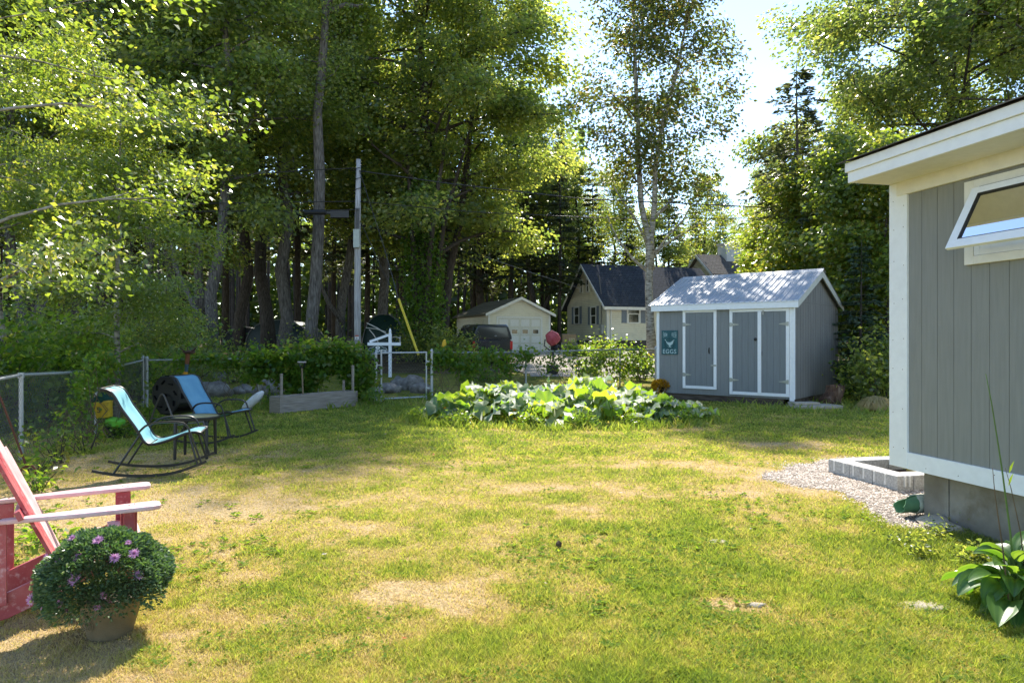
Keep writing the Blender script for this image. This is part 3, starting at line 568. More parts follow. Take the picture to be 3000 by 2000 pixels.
def sash(u,v,d): # u along x, v down the sash, d outward normal
    return Vector((u, -.04-v*math.sin(sa)-d*math.cos(sa), hz_-v*math.cos(sa)+d*math.sin(sa)))
w=MB(); fw=.075; L_=.56
for (u0,u1,v0,v1) in ((sx0,sx1,0,fw*.8),(sx0,sx1,L_-fw,L_),(sx0,sx0+fw,fw*.8,L_-fw),(sx1-fw,sx1,fw*.8,L_-fw)):
    w.prism([(u0,v0),(u1,v0),(u1,v1),(u0,v1)],sash,0,.03)
ws=w.build('sash',M['white'],house,bevel=.003)
w=MB()
for (u0,u1,v0,v1) in ((sx0+fw,sx1-fw,fw*.8,fw*.8+.012),(sx0+fw,sx1-fw,L_-fw-.008,L_-fw),(sx0+fw,sx0+fw+.012,fw*.8+.012,L_-fw-.008),(sx1-fw-.012,sx1-fw,fw*.8+.012,L_-fw-.008)):
    w.prism([(u0,v0),(u1,v0),(u1,v1),(u0,v1)],sash,.004,.027)
w.build('gasket',M['blackmetal'],ws)
MB().add([sash(u_,v_,.014) for u_,v_ in ((sx0+fw+.012,fw*.8+.012),(sx1-fw-.012,fw*.8+.012),(sx1-fw-.012,L_-fw-.008),(sx0+fw+.012,L_-fw-.008))],[(0,1,2,3)]).build('sash_glass',M['clear'],ws)
w=MB(); w.tube([(sx0+.10,-.02,hz_-.35),sash(sx0+.09,.42,.0)],.006,6); w.build('stay_arm',M['galvdark'],ws)
w=MB()
for z_ in (.62,.95,1.3,1.62,1.95,2.3,2.6,2.85):
    for x_ in (.035,.15): w.lathe([(0,0),(.004,0),(.004,.001),(0,.001)],(x_+random.uniform(-.01,.01),-.0225,z_+random.uniform(-.03,.03)),6,M=Matrix.Rotation(R(90),4,'X'))
for i in range(9): w.lathe([(0,0),(.004,0),(.004,.001),(0,.001)],(.4+.33*i,-.0185,zb+random.choice((.04,.11))),6,M=Matrix.Rotation(R(90),4,'X'))
w.build('nails',M['rust'],house)
w=MB(); w.box(sx0+.05,sx1,-.05,-.036,hz_-.005,hz_+.02); w.build('hinge_rail',M['galvdark'],ws)
# concrete block planter beyond the house end
def HP(u,v,z=0): return HC+Vector((HD[0]*u+.9746*v, HD[1]*u+.2242*v, z))
planter=thing('block_planter','low raised planter of pale concrete blocks on gravel by the house corner','planter',HP(-.62,.62),hrz)
Lb,Wd,hb,th=1.08,1.35,.165,.20
def wallb(mb,mo,x0,x1,y0,y1,ax):
    ln=(x1-x0) if ax=='x' else (y1-y0); n=max(1,round(ln/.40)); 
    for i in range(n):
        a=ln*i/n+.004; c_=ln*(i+1)/n-.004; dz=random.uniform(-.004,.006)
        if ax=='x': mb.box(x0+a,x0+c_,y0,y1,-.06,hb+dz)
        else: mb.box(x0,x1,y0+a,y0+c_,-.06,hb+dz)
b=MB(); wallb(b,None,-Lb,0,0,th,'x'); wallb(b,None,-Lb,0,Wd-th,Wd,'x'); wallb(b,None,-th,0,th+.003,Wd-th-.003,'y'); wallb(b,None,-Lb,-Lb+th,th+.003,Wd-th-.003,'y')
b.build('blocks',M['block'],planter,bevel=.008)
b=MB()
for x in [ -Lb+.16*i+.1 for i in range(6)]: b.box(x,x+.022,-.006,.004,.045,hb-.006)
for y in (.08,.14,.47,.80,1.1): b.box(-.004,.007,y,y+.022,.05,hb-.006)
b.build('mortar_drips',M['mortar'],planter)
MB().box(-Lb+th,-th,th,Wd-th,-.05,.04).build('soil',flat('dark_soil',(.05,.035,.025),.95,.1,var=.4,sc=30,bump=.8),planter)
pp=HP(-.62-.55,.62+.72)
bush('potted_mum','small unopened green mum standing inside the concrete block planter','flower',(pp.x,pp.y,.1),.14,.14,.24,1500,.022,M['lf_mum'],seed=4,stems=9,wide=.7)
MB().lathe([(.07,0),(.085,.13)],(pp.x,pp.y,.045),16).build('flower_pot',flat('yellow_tag_pot',(.42,.33,.08)),None); tag(bpy.data.objects['flower_pot'],'small yellowish nursery pot inside the concrete block planter','pot')
# drain pipe piece at the foundation
pc=G(2700,1515); pc=HP(.20,.14); pc.z=0
pipe=thing('drain_pipe','broken pale green plastic drain pipe stub by the foundation','pipe',(pc.x,pc.y,.10),hrz)
t=MB(); Mx=Matrix.Rotation(R(90),4,'X')@Matrix.Rotation(R(0),4,'Z')
def pt(r,a,l): return Vector((math.cos(a)*r,-l,math.sin(a)*r))
N_=20
for (mm,nm,l0,l1,r0,jag) in ((flat('pale_pvc',(.42,.46,.36),.5,.4,dirt=((.3,.25,.18),9,.55)),'pipe_wall',-.25,.11,.085,.03),(flat('green_pvc',(.10,.22,.11),.45,.4,dirt=((.2,.2,.12),9,.6)),'liner',-.1,.27,.072,.05)):
    q=MB(); vs=[]; rs=random.Random(3)
    jl=[l1-abs(math.sin(k*.9))*jag*(1.6 if 3<k<9 else .4) - (.16*math.exp(-((k-6)/2.6)**2) if nm=='liner' else .0) for k in range(N_)]
    for k in range(N_):
        a=2*math.pi*k/N_; vs+= [pt(r0,a,l0),pt(r0,a,jl[k]),pt(r0-.006,a,jl[k]),pt(r0-.006,a,l0)]
    fs=[]
    for k in range(N_):
        n2=(k+1)%N_
        for j in range(3): fs.append((k*4+j,n2*4+j,n2*4+j+1,k*4+j+1))
    q.add(vs,fs); q.build(nm,mm,pipe,smooth=True)
s=HP(.58,-.05); MB().rock((0,0,0),.24,.14,.075,seed=3,n=12).build('footing_stone',M['stone'],thing('flat_stone','rough block of stone below the green pipe at the house footing','stone',(s.x,s.y,.0),hrz),smooth=True)
# ---------------------------------------------------------------- shed
SO=W(2325,H*F/(1190-HZ),0); SX=(-.7629,.6465); srz=math.atan2(SX[1],SX[0]); SI=(.6465,.7629)   # x along front, -y inward
shed=thing('garden_shed','grey wooden garden shed with ribbed metal roof and white framed doors','shed',SO,srz)
Ls,Ds=plane_solver(SO,SX,1925),3.75
def sx(px): return plane_solver(SO,SX,px)
def sz(px,py): t=sx(px); return Z(py,SO.y+t*SX[1])
zt=2.50; pz=3.36; zf=.16
MB().box(.09,Ls-.07,-.10,0,zf,zt).build('front_wall',M['shed_grey'],shed)
g=MB()
def gable(mb,x0,x1): mb.prism([(-.102,zf),(-Ds,zf),(-Ds,zt),(-Ds/2,pz-.05),(-.102,zt+.03)],lambda a,b_,d:Vector((d,a,b_)),x0,x1)
gable(g,0,.08); 
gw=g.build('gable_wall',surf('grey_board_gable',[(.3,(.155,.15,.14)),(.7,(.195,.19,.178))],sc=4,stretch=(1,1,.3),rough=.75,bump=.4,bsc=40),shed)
g=MB()
for i in range(1,18): g.box(-.0035,-.0005,-.102-i*.2-.004,-.102-i*.2+.004,zf+.01,min(zt-.03,9))
for i in range(2,16):
    ytop=i*.2+.102; top=pz-.1-abs(ytop-Ds/2)*(pz-.05-zt)/(Ds/2)
    if top>zt+.05: g.box(-.0035,-.0005,-ytop-.004,-ytop+.004,zt+.03,top)
g.box(-.006,-.0002,-Ds+.02,-.12,zt-.004,zt+.006)
g.build('board_seams',flat('seam_shadow_paint',(.10,.098,.09)),gw)
MB().box(Ls-.075,Ls,-Ds,-.103,zf,zt).build('far_wall',M['shed_grey'],shed); MB().box(.082,Ls-.078,-Ds,-Ds+.08,zf,zt).build('back_wall',M['shed_grey'],shed)
g=MB(); gable(g,Ls-.075,Ls-.002)
b=MB(); b.box(Ls-.07,Ls+.012,-.03,.014,zf,zt); b.build('corner_trim',M['white'],shed,bevel=.003)
b=MB(); b.box(-.012,.09,-.03,.014,zf-.04,zt); b.box(-.012,-.0,-.09,-.03,zf,zt-.01); b.build('corner_trim',M['white'],shed,bevel=.003)
b=MB(); b.box(.25,Ls-.02,-.12,-.04,-.1,zf-.002); b.box(.05,.13,-Ds,-.15,-.05,zf-.006); b.box(.06,.14,-.14,-.03,-.1,zf-.043); b.build('base_beam',surf('damp_timber',[(.3,(.05,.038,.03)),(.7,(.13,.105,.085))],sc=5,stretch=(.6,1,4),rough=.95,bump=.5),shed)
# roof: two ribbed metal sheets
ro,ee=.16,.12; sl=(pz-zt)/(Ds/2)
def roofsheet(side):
    ya=ee if side>0 else -Ds-ee; yb=-Ds/2; za=zt+.05-ee*sl; zb_=pz+.02; q=MB(); x=-ro+.02; vs=[];prof_=[]
    while x<Ls+ro:
        for dx,dz in ((0,0),(.085,0),(.10,.02),(.118,.02),(.133,0)): prof_.append((x+dx,dz))
        x+=.148
    n=len(prof_); vs=[(a,ya,za+h) for a,h in prof_]+[(a,yb,zb_+h) for a,h in prof_]
    q.add(vs,[(i,i+1,n+i+1,n+i) for i in range(n-1)]); return q
q=roofsheet(1); rfs=q.build('roof',M['shedmetal'],shed); roofsheet(-1).build('roof',M['shedmetal'],shed)
q=MB(); q.add([(-ro,-Ds/2+.16,pz+.025-.15*sl),(Ls+ro,-Ds/2+.16,pz+.025-.15*sl),(Ls+ro,-Ds/2,pz+.062),(-ro,-Ds/2,pz+.062),(Ls+ro,-Ds/2-.16,pz+.025-.15*sl),(-ro,-Ds/2-.16,pz+.025-.15*sl)],[(0,1,2,3),(3,2,4,5)]); q.build('ridge_cap',M['shedmetal'],shed)
q=MB(); q.box(-ro+.03,Ls+ro-.03,ee-.05,ee-.015,zt-.155,zt+.022); q.build('fascia',M['white'],shed,bevel=.003)
q=MB()
for x0 in (-ro+.03,Ls+ro-.06):
    q.prism([(ee-.052,zt-.155),(ee-.052,zt+.02),(-Ds/2,pz+.01),(-Ds-ee,zt-.03),(-Ds-ee,zt-.17),(-Ds/2,pz-.17)],lambda a,b_,d:Vector((d,a,b_)),x0,x0+.028)
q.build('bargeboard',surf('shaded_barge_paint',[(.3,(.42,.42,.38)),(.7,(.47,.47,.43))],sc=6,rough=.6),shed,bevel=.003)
def door(x0,x1,z0,z1,hinge,name='door'):
    d=MB().box(x0,x1,.0,.022,z0,z1).build(name,M['door_grey'],shed); h=MB()
    for zz in (z0+.28,z1-.30):
        s=1 if hinge<0 else -1; xh=x1 if hinge<0 else x0   # hinge side
        dx=-1 if hinge<0 else 1
        h.box(min(xh-dx*.075,xh-dx*.02),max(xh-dx*.075,xh-dx*.02),.036,.042,zz-.05,zz+.05)
        h.add([(xh-dx*.02,.036,zz-.035),(xh+dx*.16,.026,zz-.008),(xh+dx*.16,.026,zz+.008),(xh-dx*.02,.036,zz+.035),(xh-dx*.02,.042,zz-.035),(xh+dx*.16,.032,zz-.008),(xh+dx*.16,.032,zz+.008),(xh-dx*.02,.042,zz+.035)],[(0,1,2,3),(4,7,6,5),(0,4,5,1),(1,5,6,2),(2,6,7,3),(3,7,4,0)])
    h.build('hinge',M['hinge'],d); return d
M['hinge']=flat('zinc_hinge',(.36,.37,.34),.4,.5,metal=.5)
A0,A1=sx(2313),sx(2138.5); B0,B1=sx(2100),sx(2001.5)
za0,za1=sz(2138,1153.5),sz(2230,903.5); zb0,zb1=sz(2001.5,1136),sz(2050,906.6)
tw=.075
def dframe(x0,x1,z0,z1):
    q=MB(); q.box(x0,x0+tw,.0,.034,z0,z1); q.box(x1-tw,x1,.0,.034,z0,z1); q.box(x0+tw,x1-tw,.0,.034,z1-tw,z1); q.box(x0+tw,x1-tw,.0,.034,z0,z0+tw); q.build('door_frame',M['white'],shed,bevel=.003)
dframe(A0,A1,za0,za1); dframe(B0,B1,zb0,zb1)
mid0,mid1=sx(2231.5),sx(2222)
dR=door(A0+tw+.006,mid0-.005,za0+tw+.006,za1-tw-.01,+1); dL=door(mid0-.002,A1-tw-.006,za0+tw+.006,za1-tw-.01,-1); dS=door(B0+tw+.006,B1-tw-.006,zb0+tw+.006,zb1-tw-.01,-1)
MB().box(mid0-.003,mid1+.006,.023,.05,za0+tw*.6,za1-tw-.004).build('astragal',M['white'],dR,bevel=.003)
q=MB(); q.lathe([(.0,0),(.035,0),(.04,.012),(.012,.02),(.012,.035),(.028,.05),(.0,.062)],(sx(2214.5),.022,sz(2214.5,993.5)),16,M=Matrix.Rotation(R(-90),4,'X')); q.build('knob',M['blackmetal'],dL,smooth=True)
q=MB(); xx=sx(2078.5); zz=sz(2078.5,1027)
q.box(xx-.014,xx+.014,.022,.027,zz-.08,zz+.08); q.tube([(xx,.024,zz-.055),(xx,.055,zz-.04),(xx,.06,zz),(xx,.055,zz+.04),(xx,.024,zz+.055)],.008,8); q.build('handle',M['blackmetal'],dS,smooth=True)
q=MB(); zz=sz(2090,1070); xx=B0+.03; q.box(xx-.03,xx+.12,.035,.040,zz-.02,zz+.02); q.tube([(xx-.02,.046,zz),(xx+.11,.046,zz)],.006,8); q.build('latch',M['hinge'],dS)
q=MB(); xx=sx(2237.5); zz=sz(2237.5,915); q.box(xx-.018,xx+.018,.05,.055,zz-.055,zz+.055); q.tube([(xx,.06,zz-.04),(xx,.06,zz+.03)],.006,8); q.build('bolt',M['hinge'],dR)
q=MB(); xx=mid0-.02; zz=sz(2231,1035); q.tube([(xx,.03,zz-.05),(xx,.055,zz),(xx,.03,zz+.05)],.006,6); q.build('pull',M['blackmetal'],dR)
# egg sign
e0,e1=sx(1986.5),sx(1939.5); ez0,ez1=sz(1963,1038),sz(1963,967.5)
eo=SO+Vector((SX[0]*(e0+e1)/2,SX[1]*(e0+e1)/2,(ez0+ez1)/2)); ew,eh=(e1-e0),(ez1-ez0)
nrm=Vector((-SX[1]*-1*-1,0,0))
eo+=Vector((-.6465,-.7629,0))*.004
sign=thing('egg_sign','teal FARM FRESH EGGS sign with a pale hen on the shed wall','sign',eo,srz)
tealm=surf('teal_painted_board',[(.3,(.025,.085,.10)),(.7,(.045,.13,.145))],sc=5,stretch=(4,1,.5),rough=.7,bump=.3,bsc=60)
q=MB()
for i in range(4): q.box(-ew/2+ew*i/4+.001,-ew/2+ew*(i+1)/4-.001,.0,.022,-eh/2,eh/2)
q.build('board',tealm,sign,bevel=.002)
pale=flat('pale_sign_paint',(.40,.52,.53),.7); 
# board faces +y local; readable from the front means x runs right-to-left
TR=(R(90),0,R(180))
text('EGGS',ew*.335,sign,(0,.024,-eh*.455),TR,pale,extrude=.002,spacing=1.08)
def warp(word,xa,xb,za,zb,ha,hb):
    n=len(word)
    for i,ch in enumerate(word):
        t=(i+.5)/n; hh=ha+(hb-ha)*t
        cu=text(ch,hh/.70,sign,(-(xa+(xb-xa)*t),.024,za+(zb-za)*t),TR,pale,extrude=.002,sx=(abs(xb-xa)/n)/(hh/.70)/.80)
warp('FARM',-ew*.42,-ew*.14,eh*.20,eh*.255,eh*.235,eh*.13); warp('FRESH',ew*.12,ew*.43,eh*.255,eh*.17,eh*.13,eh*.27)
q=MB(); q.tube([(math.cos(a)*ew*.30,.024,-eh*.05+math.sin(a)*ew*.30) for a in np.linspace(0,2*math.pi,33)],.004,5,cap=False); q.tube([(math.cos(a)*ew*.265,.024,-eh*.05+math.sin(a)*ew*.265) for a in np.linspace(0,2*math.pi,33)],.002,5,cap=False); q.build('ring',flat('dark_teal',(.012,.04,.05)),sign)
hen=[(-.30,.16),(-.27,.19),(-.235,.175),(-.19,.09),(-.12,.045),(.02,.04),(.10,.055),(.17,.105),(.22,.15),(.29,.165),(.31,.14),(.26,.12),(.245,.06),(.20,-.02),(.13,-.08),(.06,-.115),(.045,-.16),(.10,-.19),(.13,-.20),(.05,-.195),(-.03,-.185),(-.10,-.17),(-.02,-.165),(.0,-.12),(-.08,-.085),(-.15,-.02),(-.20,.05),(-.24,.12)]
q=MB(); q.prism([(-a*ew,b_*ew*1.15-eh*.03) for a,b_ in hen],lambda a,b_,d:Vector((a,d,b_)),.023,.027); q.build('hen_emblem',pale,sign)
# ---------------------------------------------------------------- chain link fences
def netting(a,b,za,zb,h0,h1,pit=.075,r=.0019,name='mesh_panel',parent=None):
    """diamond wire between plan points a,b, bottom heights za,zb, top heights h0,h1; one mesh"""
    a=Vector((a[0],a[1],0)); b=Vector((b[0],b[1],0)); L=(b-a).length; d=(b-a)/L; nn=Vector((-d.y,d.x,0)); hm=(h0+h1)/2-(za+zb)/2
    V=[];Fq=[]; k=0; top=lambda u:(h0+(h1-h0)*u/L); bot=lambda u:(za+(zb-za)*u/L); s0=-hm
    for sgn in (1,-1):
        u=-hm*.8 if sgn>0 else 0
        while u<(L if sgn>0 else L+hm*.8):
            # wire starts at bottom u, climbs at slope 1.25
            A=u; Bu=u+sgn*hm*.8; lo_,hi_=0.,1.
            for (p) in (0,):
                du=Bu-A
                if du>0: lo_=max(0,(0-A)/du); hi_=min(1,(L-A)/du)
                else: lo_=max(0,(L-A)/du); hi_=min(1,(0-A)/du)
            if hi_-lo_>.02:
                n=max(2,int((hi_-lo_)*hm/.12)+1)
                prev=None
                for i in range(n+1):
                    t=lo_+(hi_-lo_)*i/n; uu=A+(Bu-A)*t; z=bot(uu)+(top(uu)+.035-bot(uu))*t
                    sag=mnoise.noise(Vector((uu*1.7,z*2,a.x)))*.018
                    c_=a+d*uu+nn*(sag+sgn*.002)+Vector((0,0,z))
                    ring=[c_+nn*r, c_+(d*sgn*-.5+Vector((0,0,.6)))*r-nn*r*.6, c_+(d*sgn*.5-Vector((0,0,.6)))*r-nn*r*.6]
                    V+= [tuple(q) for q in ring]
                    if prev is not None:
                        for j in range(3): Fq.append((prev+j,prev+(j+1)%3,k+(j+1)%3,k+j))
                    prev=k; k+=3
            u+=pit
    q=MB(); q.v=V; q.f=Fq; return q.build(name,M['galvdark'],parent,world=True)
def post(parent,p,h,r=.028,cap='ball',name='post'):
    q=MB(); x,y=p[0],p[1]; q.tube([(x,y,-.1),(x,y,h)],r,12); 
    if cap=='ball': q.lathe([(r*1.15,0),(r*1.25,.02),(r*1.1,.05),(r*.7,.07),(r*.25,.085),(0.001,.09)],(x,y,h-.01),12)
    if cap=='loop': q.tube([(x,y-.001,h-.02),(x,y,h+.05)],r*1.35,12)
    return q.build(name,M['galv'],parent,world=True,smooth=True)
def fence(name,label,pts,parentless=True,vr=.02,mesh=.075,capk='loop',rail=.021):
    """pts: (x,y,zb,ztop)"""
    t=thing(name,label,'fence',(pts[0][0],pts[0][1],0))
    for i,(x,y,zb_,zt_) in enumerate(pts):
        post(t,(x,y),zt_+(.03 if i in (0,len(pts)-1) else -.02),.036 if i in (0,len(pts)-1) else .027,'ball' if i in (0,len(pts)-1) else 'loop')
    for i in range(len(pts)-1):
        a,b=pts[i],pts[i+1]; q=MB(); m_=Vector(((a[0]+b[0])/2,(a[1]+b[1])/2,(a[3]+b[3])/2-.006)); q.tube([(a[0],a[1],a[3]),m_,(b[0],b[1],b[3])],rail,10); q.build('top_rail',M['galv'],t,world=True,smooth=True)
        netting(a,b,a[2],b[2],a[3]-.0,b[3]-.0,pit=mesh,parent=t)
    return t
k=H/1.55
def fp(px,Y,h): X=(px-1500)/F*Y; return (X,Y,.04,h)
f1=[(-4.9,4.2,.03,1.10),(-5.55,6.5,.03,1.10),fp(62,9.0,H-105*9.0/F),fp(281,11.6,H-93*11.6/F),fp(420,16.0,H-62*16.0/F)]
fence('chain_link_fence','tangled chain link fence along the left side behind the chairs',f1[1:],mesh=.062)
bk=[f1[-1],fp(759,16.6,H-57*16.6/F),fp(930,16.9,H-53*16.9/F),fp(1101,17.2,H-48.5*17.2/F)]
fence('chain_link_fence','chain link fence between the left corner post and the gate',[(bk[0][0]+.08,bk[0][1]+.0,bk[0][2],bk[0][3])]+bk[1:],mesh=.095)
gR=fp(1265,18.0,H-40*18.0/F); b2=[gR,fp(1541,20.3,H-37.5*20.3/F),fp(1816,22.6,H-30*22.6/F),fp(1921,23.4,H-30*23.4/F)]
fence('chain_link_fence','chain link fence running from the gate to behind the shed',b2,mesh=.085)
x_,y_=SO.x+SI[0]*4.3,SO.y+SI[1]*4.3
fp2=fp(2438,19.3,1.55); fence('chain_link_fence','short run of chain link fence behind the right end of the shed',[fp2,(fp2[0]+2.4,fp2[1]+.9,.04,1.5)],mesh=.085)
# gate
ga=Vector(((1117-1500)/F*17.25,17.25,0)); gb=Vector(((1249-1500)/F*17.9,17.9,0)); g_=thing('fence_gate','closed chain link garden gate in a galvanised pipe frame','gate',ga)
q=MB(); zt_=1.27; r=.022
q.tube([(ga.x,ga.y,.03),(ga.x,ga.y,zt_+.06)],r*1.1,10); q.tube([(gb.x,gb.y,.03),(gb.x,gb.y,zt_)],r,10); q.tube([(ga.x,ga.y,zt_-.02),(gb.x,gb.y,zt_-.02)],r,10); q.tube([(ga.x,ga.y,.09),(gb.x,gb.y,.09)],r,10)
q.build('gate_frame',M['galv'],g_,world=True,smooth=True); netting(ga,gb,.09,.09,zt_,zt_,pit=.085,parent=g_)
q=MB(); q.box(-.14,.03,-.05,-.03,.93,.96); q.tube([(-.09,-.05,.90),(-.09,-.05,1.0)],.012,8); q.build('latch',M['galv'],g_)
q=MB(); q.box(gb.x-.0,gb.x+.10,gb.y-.04,gb.y-.015,1.0,1.04); q.box(gb.x,gb.x+.10,gb.y-.04,gb.y-.015,.3,.34); q.build('hinge',M['galv'],g_,world=True)
# ---------------------------------------------------------------- rocking chairs
def rocker(loc, rz, label, slm):
    t=thing('rocking_chair',label,'chair',loc,rz,'rocking chairs beside the round table')
    pf=[(-.53,1.03),(-.44,1.005),(-.385,.94),(-.32,.81),(-.25,.70),(-.175,.585),(-.125,.495),(-.085,.42),(-.02,.378),(.06,.382),(.21,.425),(.36,.485),(.46,.50),(.53,.487)]
    hw=.265
    # smooth the profile
    def cr(P_,n=4):
        out=[]
        for i in range(len(P_)-1):
            p0=P_[max(i-1,0)];p1=P_[i];p2=P_[i+1];p3=P_[min(i+2,len(P_)-1)]
            for k in range(n):
                u=k/n; out.append(tuple(.5*((2*p1[j])+(-p0[j]+p2[j])*u+(2*p0[j]-5*p1[j]+4*p2[j]-p3[j])*u*u+(-p0[j]+3*p1[j]-3*p2[j]+p3[j])*u**3) for j in range(len(p1))))
        out.append(P_[-1]); return out
    sp=cr(pf); q=MB(); n=len(sp); ny=8; vs=[]
    for i,(x,z) in enumerate(sp):
        for j in range(ny+1):
            y=-hw+.02+(2*hw-.04)*j/ny; dip=.016*(1-(2*j/ny-1)**2); vs.append((x,y,z-dip*(.7 if x>-.05 else .3)))
    q.add(vs,[(i*(ny+1)+j,i*(ny+1)+j+1,(i+1)*(ny+1)+j+1,(i+1)*(ny+1)+j) for i in range(n-1) for j in range(ny)])
    o=q.build('sling_seat',slm,t,smooth='all'); s=o.modifiers.new('thick','SOLIDIFY'); s.thickness=.006
    q=MB()
    for s_ in (-1,1): q.tube([(x,s_*hw,z-.004) for x,z in sp],.0165,8)
    q.tube([(pf[0][0],-hw,pf[0][1]-.004),(pf[0][0],hw,pf[0][1]-.004)],.014,8); q.tube([(pf[-1][0]-.01,-hw,pf[-1][1]-.006),(pf[-1][0]-.01,hw,pf[-1][1]-.006)],.014,8); q.tube([(-.03,-hw,.365),(-.03,hw,.365)],.013,8)
    q.build('frame',M['blackmetal'],t,smooth=True)
    arm=cr([(-.135,.505),(-.10,.55),(-.04,.60),(.06,.628),(.21,.632),(.32,.622),(.385,.585),(.425,.495),(.49,.31),(.545,.135)])
    run=cr([(-.60,.105),(-.39,.052),(-.2,.027),(-.02,.018),(.16,.026),(.31,.052),(.44,.095),(.60,.155)])
    for s_ in (-1,1):
        y=s_*(hw+.03)
        q=MB(); k=len(arm); q.tube([(x,y+s_*.03*math.sin(min(1,i/(k*.5))*math.pi*.5),z) for i,(x,z) in enumerate(arm)],[.0145 if i>k*.62 or i<3 else .017 for i in range(k)],8,flat=.75); q.build('arm',M['blackmetal'],t,smooth=True)
        q=MB(); q.tube([(-.125,s_*hw,.48),(-.385,y+s_*.02,.055)],.0125,8); q.build('leg',M['blackmetal'],t,smooth=True); q=MB(); q.tube([(.40,s_*hw,.48),(.50,y+s_*.02,.12)],.0125,8); q.build('leg',M['blackmetal'],t,smooth=True)
        q=MB(); pr_=[(x,y+s_*.02,z) for x,z in run]; 
        for i in range(len(pr_)-1): q.bar(pr_[i],pr_[i+1],.024,.03)
        q.build('rocker',M['blackmetal'],t)
    return t
rocker((-4.28,8.22,0),R(16),'turquoise sling rocking chair with black frame standing nearest the camera',M['sling'])
rocker((-4.70,10.68,0),R(-11),'bluer sling rocking chair in shade beyond the round table',M['sling2'])
tb=thing('side_table','small round outdoor side table with speckled top between the rocking chairs','table',(-4.30,9.28,0),R(8))
MB().lathe([(0,.538),(.285,.538),(.30,.548),(.285,.556),(0,.556)],n=40,cap=False).build('tabletop',M['tabletop'],tb,smooth=True)
MB().lathe([(.288,.515),(.305,.515),(.308,.55),(.30,.561),(.288,.558)],n=40,cap=False).build('rim',M['blackmetal'],tb,smooth=True)
for k in range(4):
    a=R(45+90*k); q=MB(); q.tube([(math.cos(a)*.25,math.sin(a)*.25,.52),(math.cos(a)*.275,math.sin(a)*.275,.48),(math.cos(a)*.285,math.sin(a)*.285,0)],[.022,.024,.02],8); q.build('leg',M['blackmetal'],tb,smooth=True)
# ---------------------------------------------------------------- adirondack chair
ad=thing('adirondack_chair','faded red wooden adirondack chair cut off by the picture edge','chair',(-2.754,4.26,0),math.atan2(.54,.84))
def curveboard(mb,pts,w,th):
    """board following pts in x,z; width along y"""
    for i in range(len(pts)-1): mb.bar(pts[i],pts[i+1],w,th)
for s_ in (-1,1):
    y=.33*s_; out=[(.46,-.065),(.47,-.03),(.47,.05),(.455,.075),(.42,.085),(.2,.075),(0,.055),(-.2,.02),(-.36,-.005),(-.40,-.03),(-.40,-.05),(-.2,-.055),(.1,-.065),(.43,-.075)]
    q=MB(); q.prism([(a,y+s_*b_) for a,b_ in out],lambda a,b_,d:Vector((a,b_,d)),.562,.590); q.build('arm',M['adi_pale'],ad,bevel=.008)
    q=MB(); q.box(.255,.345,.285*s_-.0125,.285*s_+.0125,0,.560); q.build('front_leg',M['adi'],ad,bevel=.004)
    q=MB(); q.box(.27,.33,s_*.30-(0 if s_>0 else .035),s_*.30+(.035 if s_>0 else 0),.44,.559); q.build('arm_bracket',M['adi'],ad,bevel=.003)
    q=MB(); prf=[(.345,.385),(.345,.25),(.30,.235),(-.30,.012),(-.36,0),(-.62,0),(-.66,.03),(-.30,.16),(.25,.375)]
    q.prism(prf,lambda a,b_,d:Vector((a,d,b_)),.245*s_-.012,.245*s_+.012); q.build('side_rail',M['adi'],ad,bevel=.004)
    q=MB(); q.bar((-.345,s_*.285,.10),(-.345,s_*.285,.56),.025,.085,up=(1,0,0)); q.build('rear_leg',M['adi'],ad,bevel=.003)
q=MB(); 
for i in range(5):
    x0=-.05+i*.085; q.box(x0,x0+.076,-.27,.27,.262+i*.031,.282+i*.031)
q.box(.335,.357,-.27,.27,.30,.40); q.build('seat',M['adi_pale'],ad,bevel=.004)
bt_=Vector((-.42,0,1.08)); bb_=Vector((-.035,0,.19)); dv=(bt_-bb_).normalized(); nv=Vector((dv.z,0,-dv.x))
for i in range(5):
    y0=(-2+i)*.098; y1=(-2+i)*.122; topz=1.0-.022*(i-2)**2*2
    a=bb_+Vector((0,y0,0)); b_=bb_.lerp(bt_,topz)+Vector((0,y1,0)); d=(b_-a).normalized(); s_=Vector((0,1,0)); n_=d.cross(s_).normalized(); s_=n_.cross(d)
    q=MB(); vs=[]
    for p,w in ((a,.046),(b_-d*.05,.058),(b_,.042)):
        for (k1,k2) in ((-1,-1),(1,-1),(1,1),(-1,1)): vs.append(p+s_*(k1*w)+n_*(k2*.010))
    q.add(vs,[(0,1,2,3),(8,11,10,9)]+[(r*4+j,r*4+(j+1)%4,(r+1)*4+(j+1)%4,(r+1)*4+j) for r in (0,1) for j in range(4)]); q.build('back_slat',M['adi_pale'] if i in(2,3,4) else M['adi'],ad,bevel=.003)  # middle and far slats take the paint paled for glare
q=MB()
for tt,hw_ in ((.12,.27),(.48,.36),(.82,.27)):
    c_=bb_.lerp(bt_,tt)-nv*.026; q.bar(c_+Vector((0,-hw_,0)),c_+Vector((0,hw_,0)),.028,.055,up=dv)
q.build('back_brace',M['adi'],ad,bevel=.003)
q=MB()
for s_ in (-1,1):
    for x_,y_ in ((.30,.32),(.33,.30),(-.33,.30)): q.lathe([(0,0),(.005,0),(.005,.0015),(0,.0015)],(x_,s_*y_,.5905),8)
    for z_ in (.33,.28): q.lathe([(0,0),(.005,0),(.005,.0015),(0,.0015)],(.30,s_*.2975 if s_>0 else -.299,z_),8,M=Matrix.Rotation(R(90),4,'X'))
q.build('screws',M['rust'],ad)
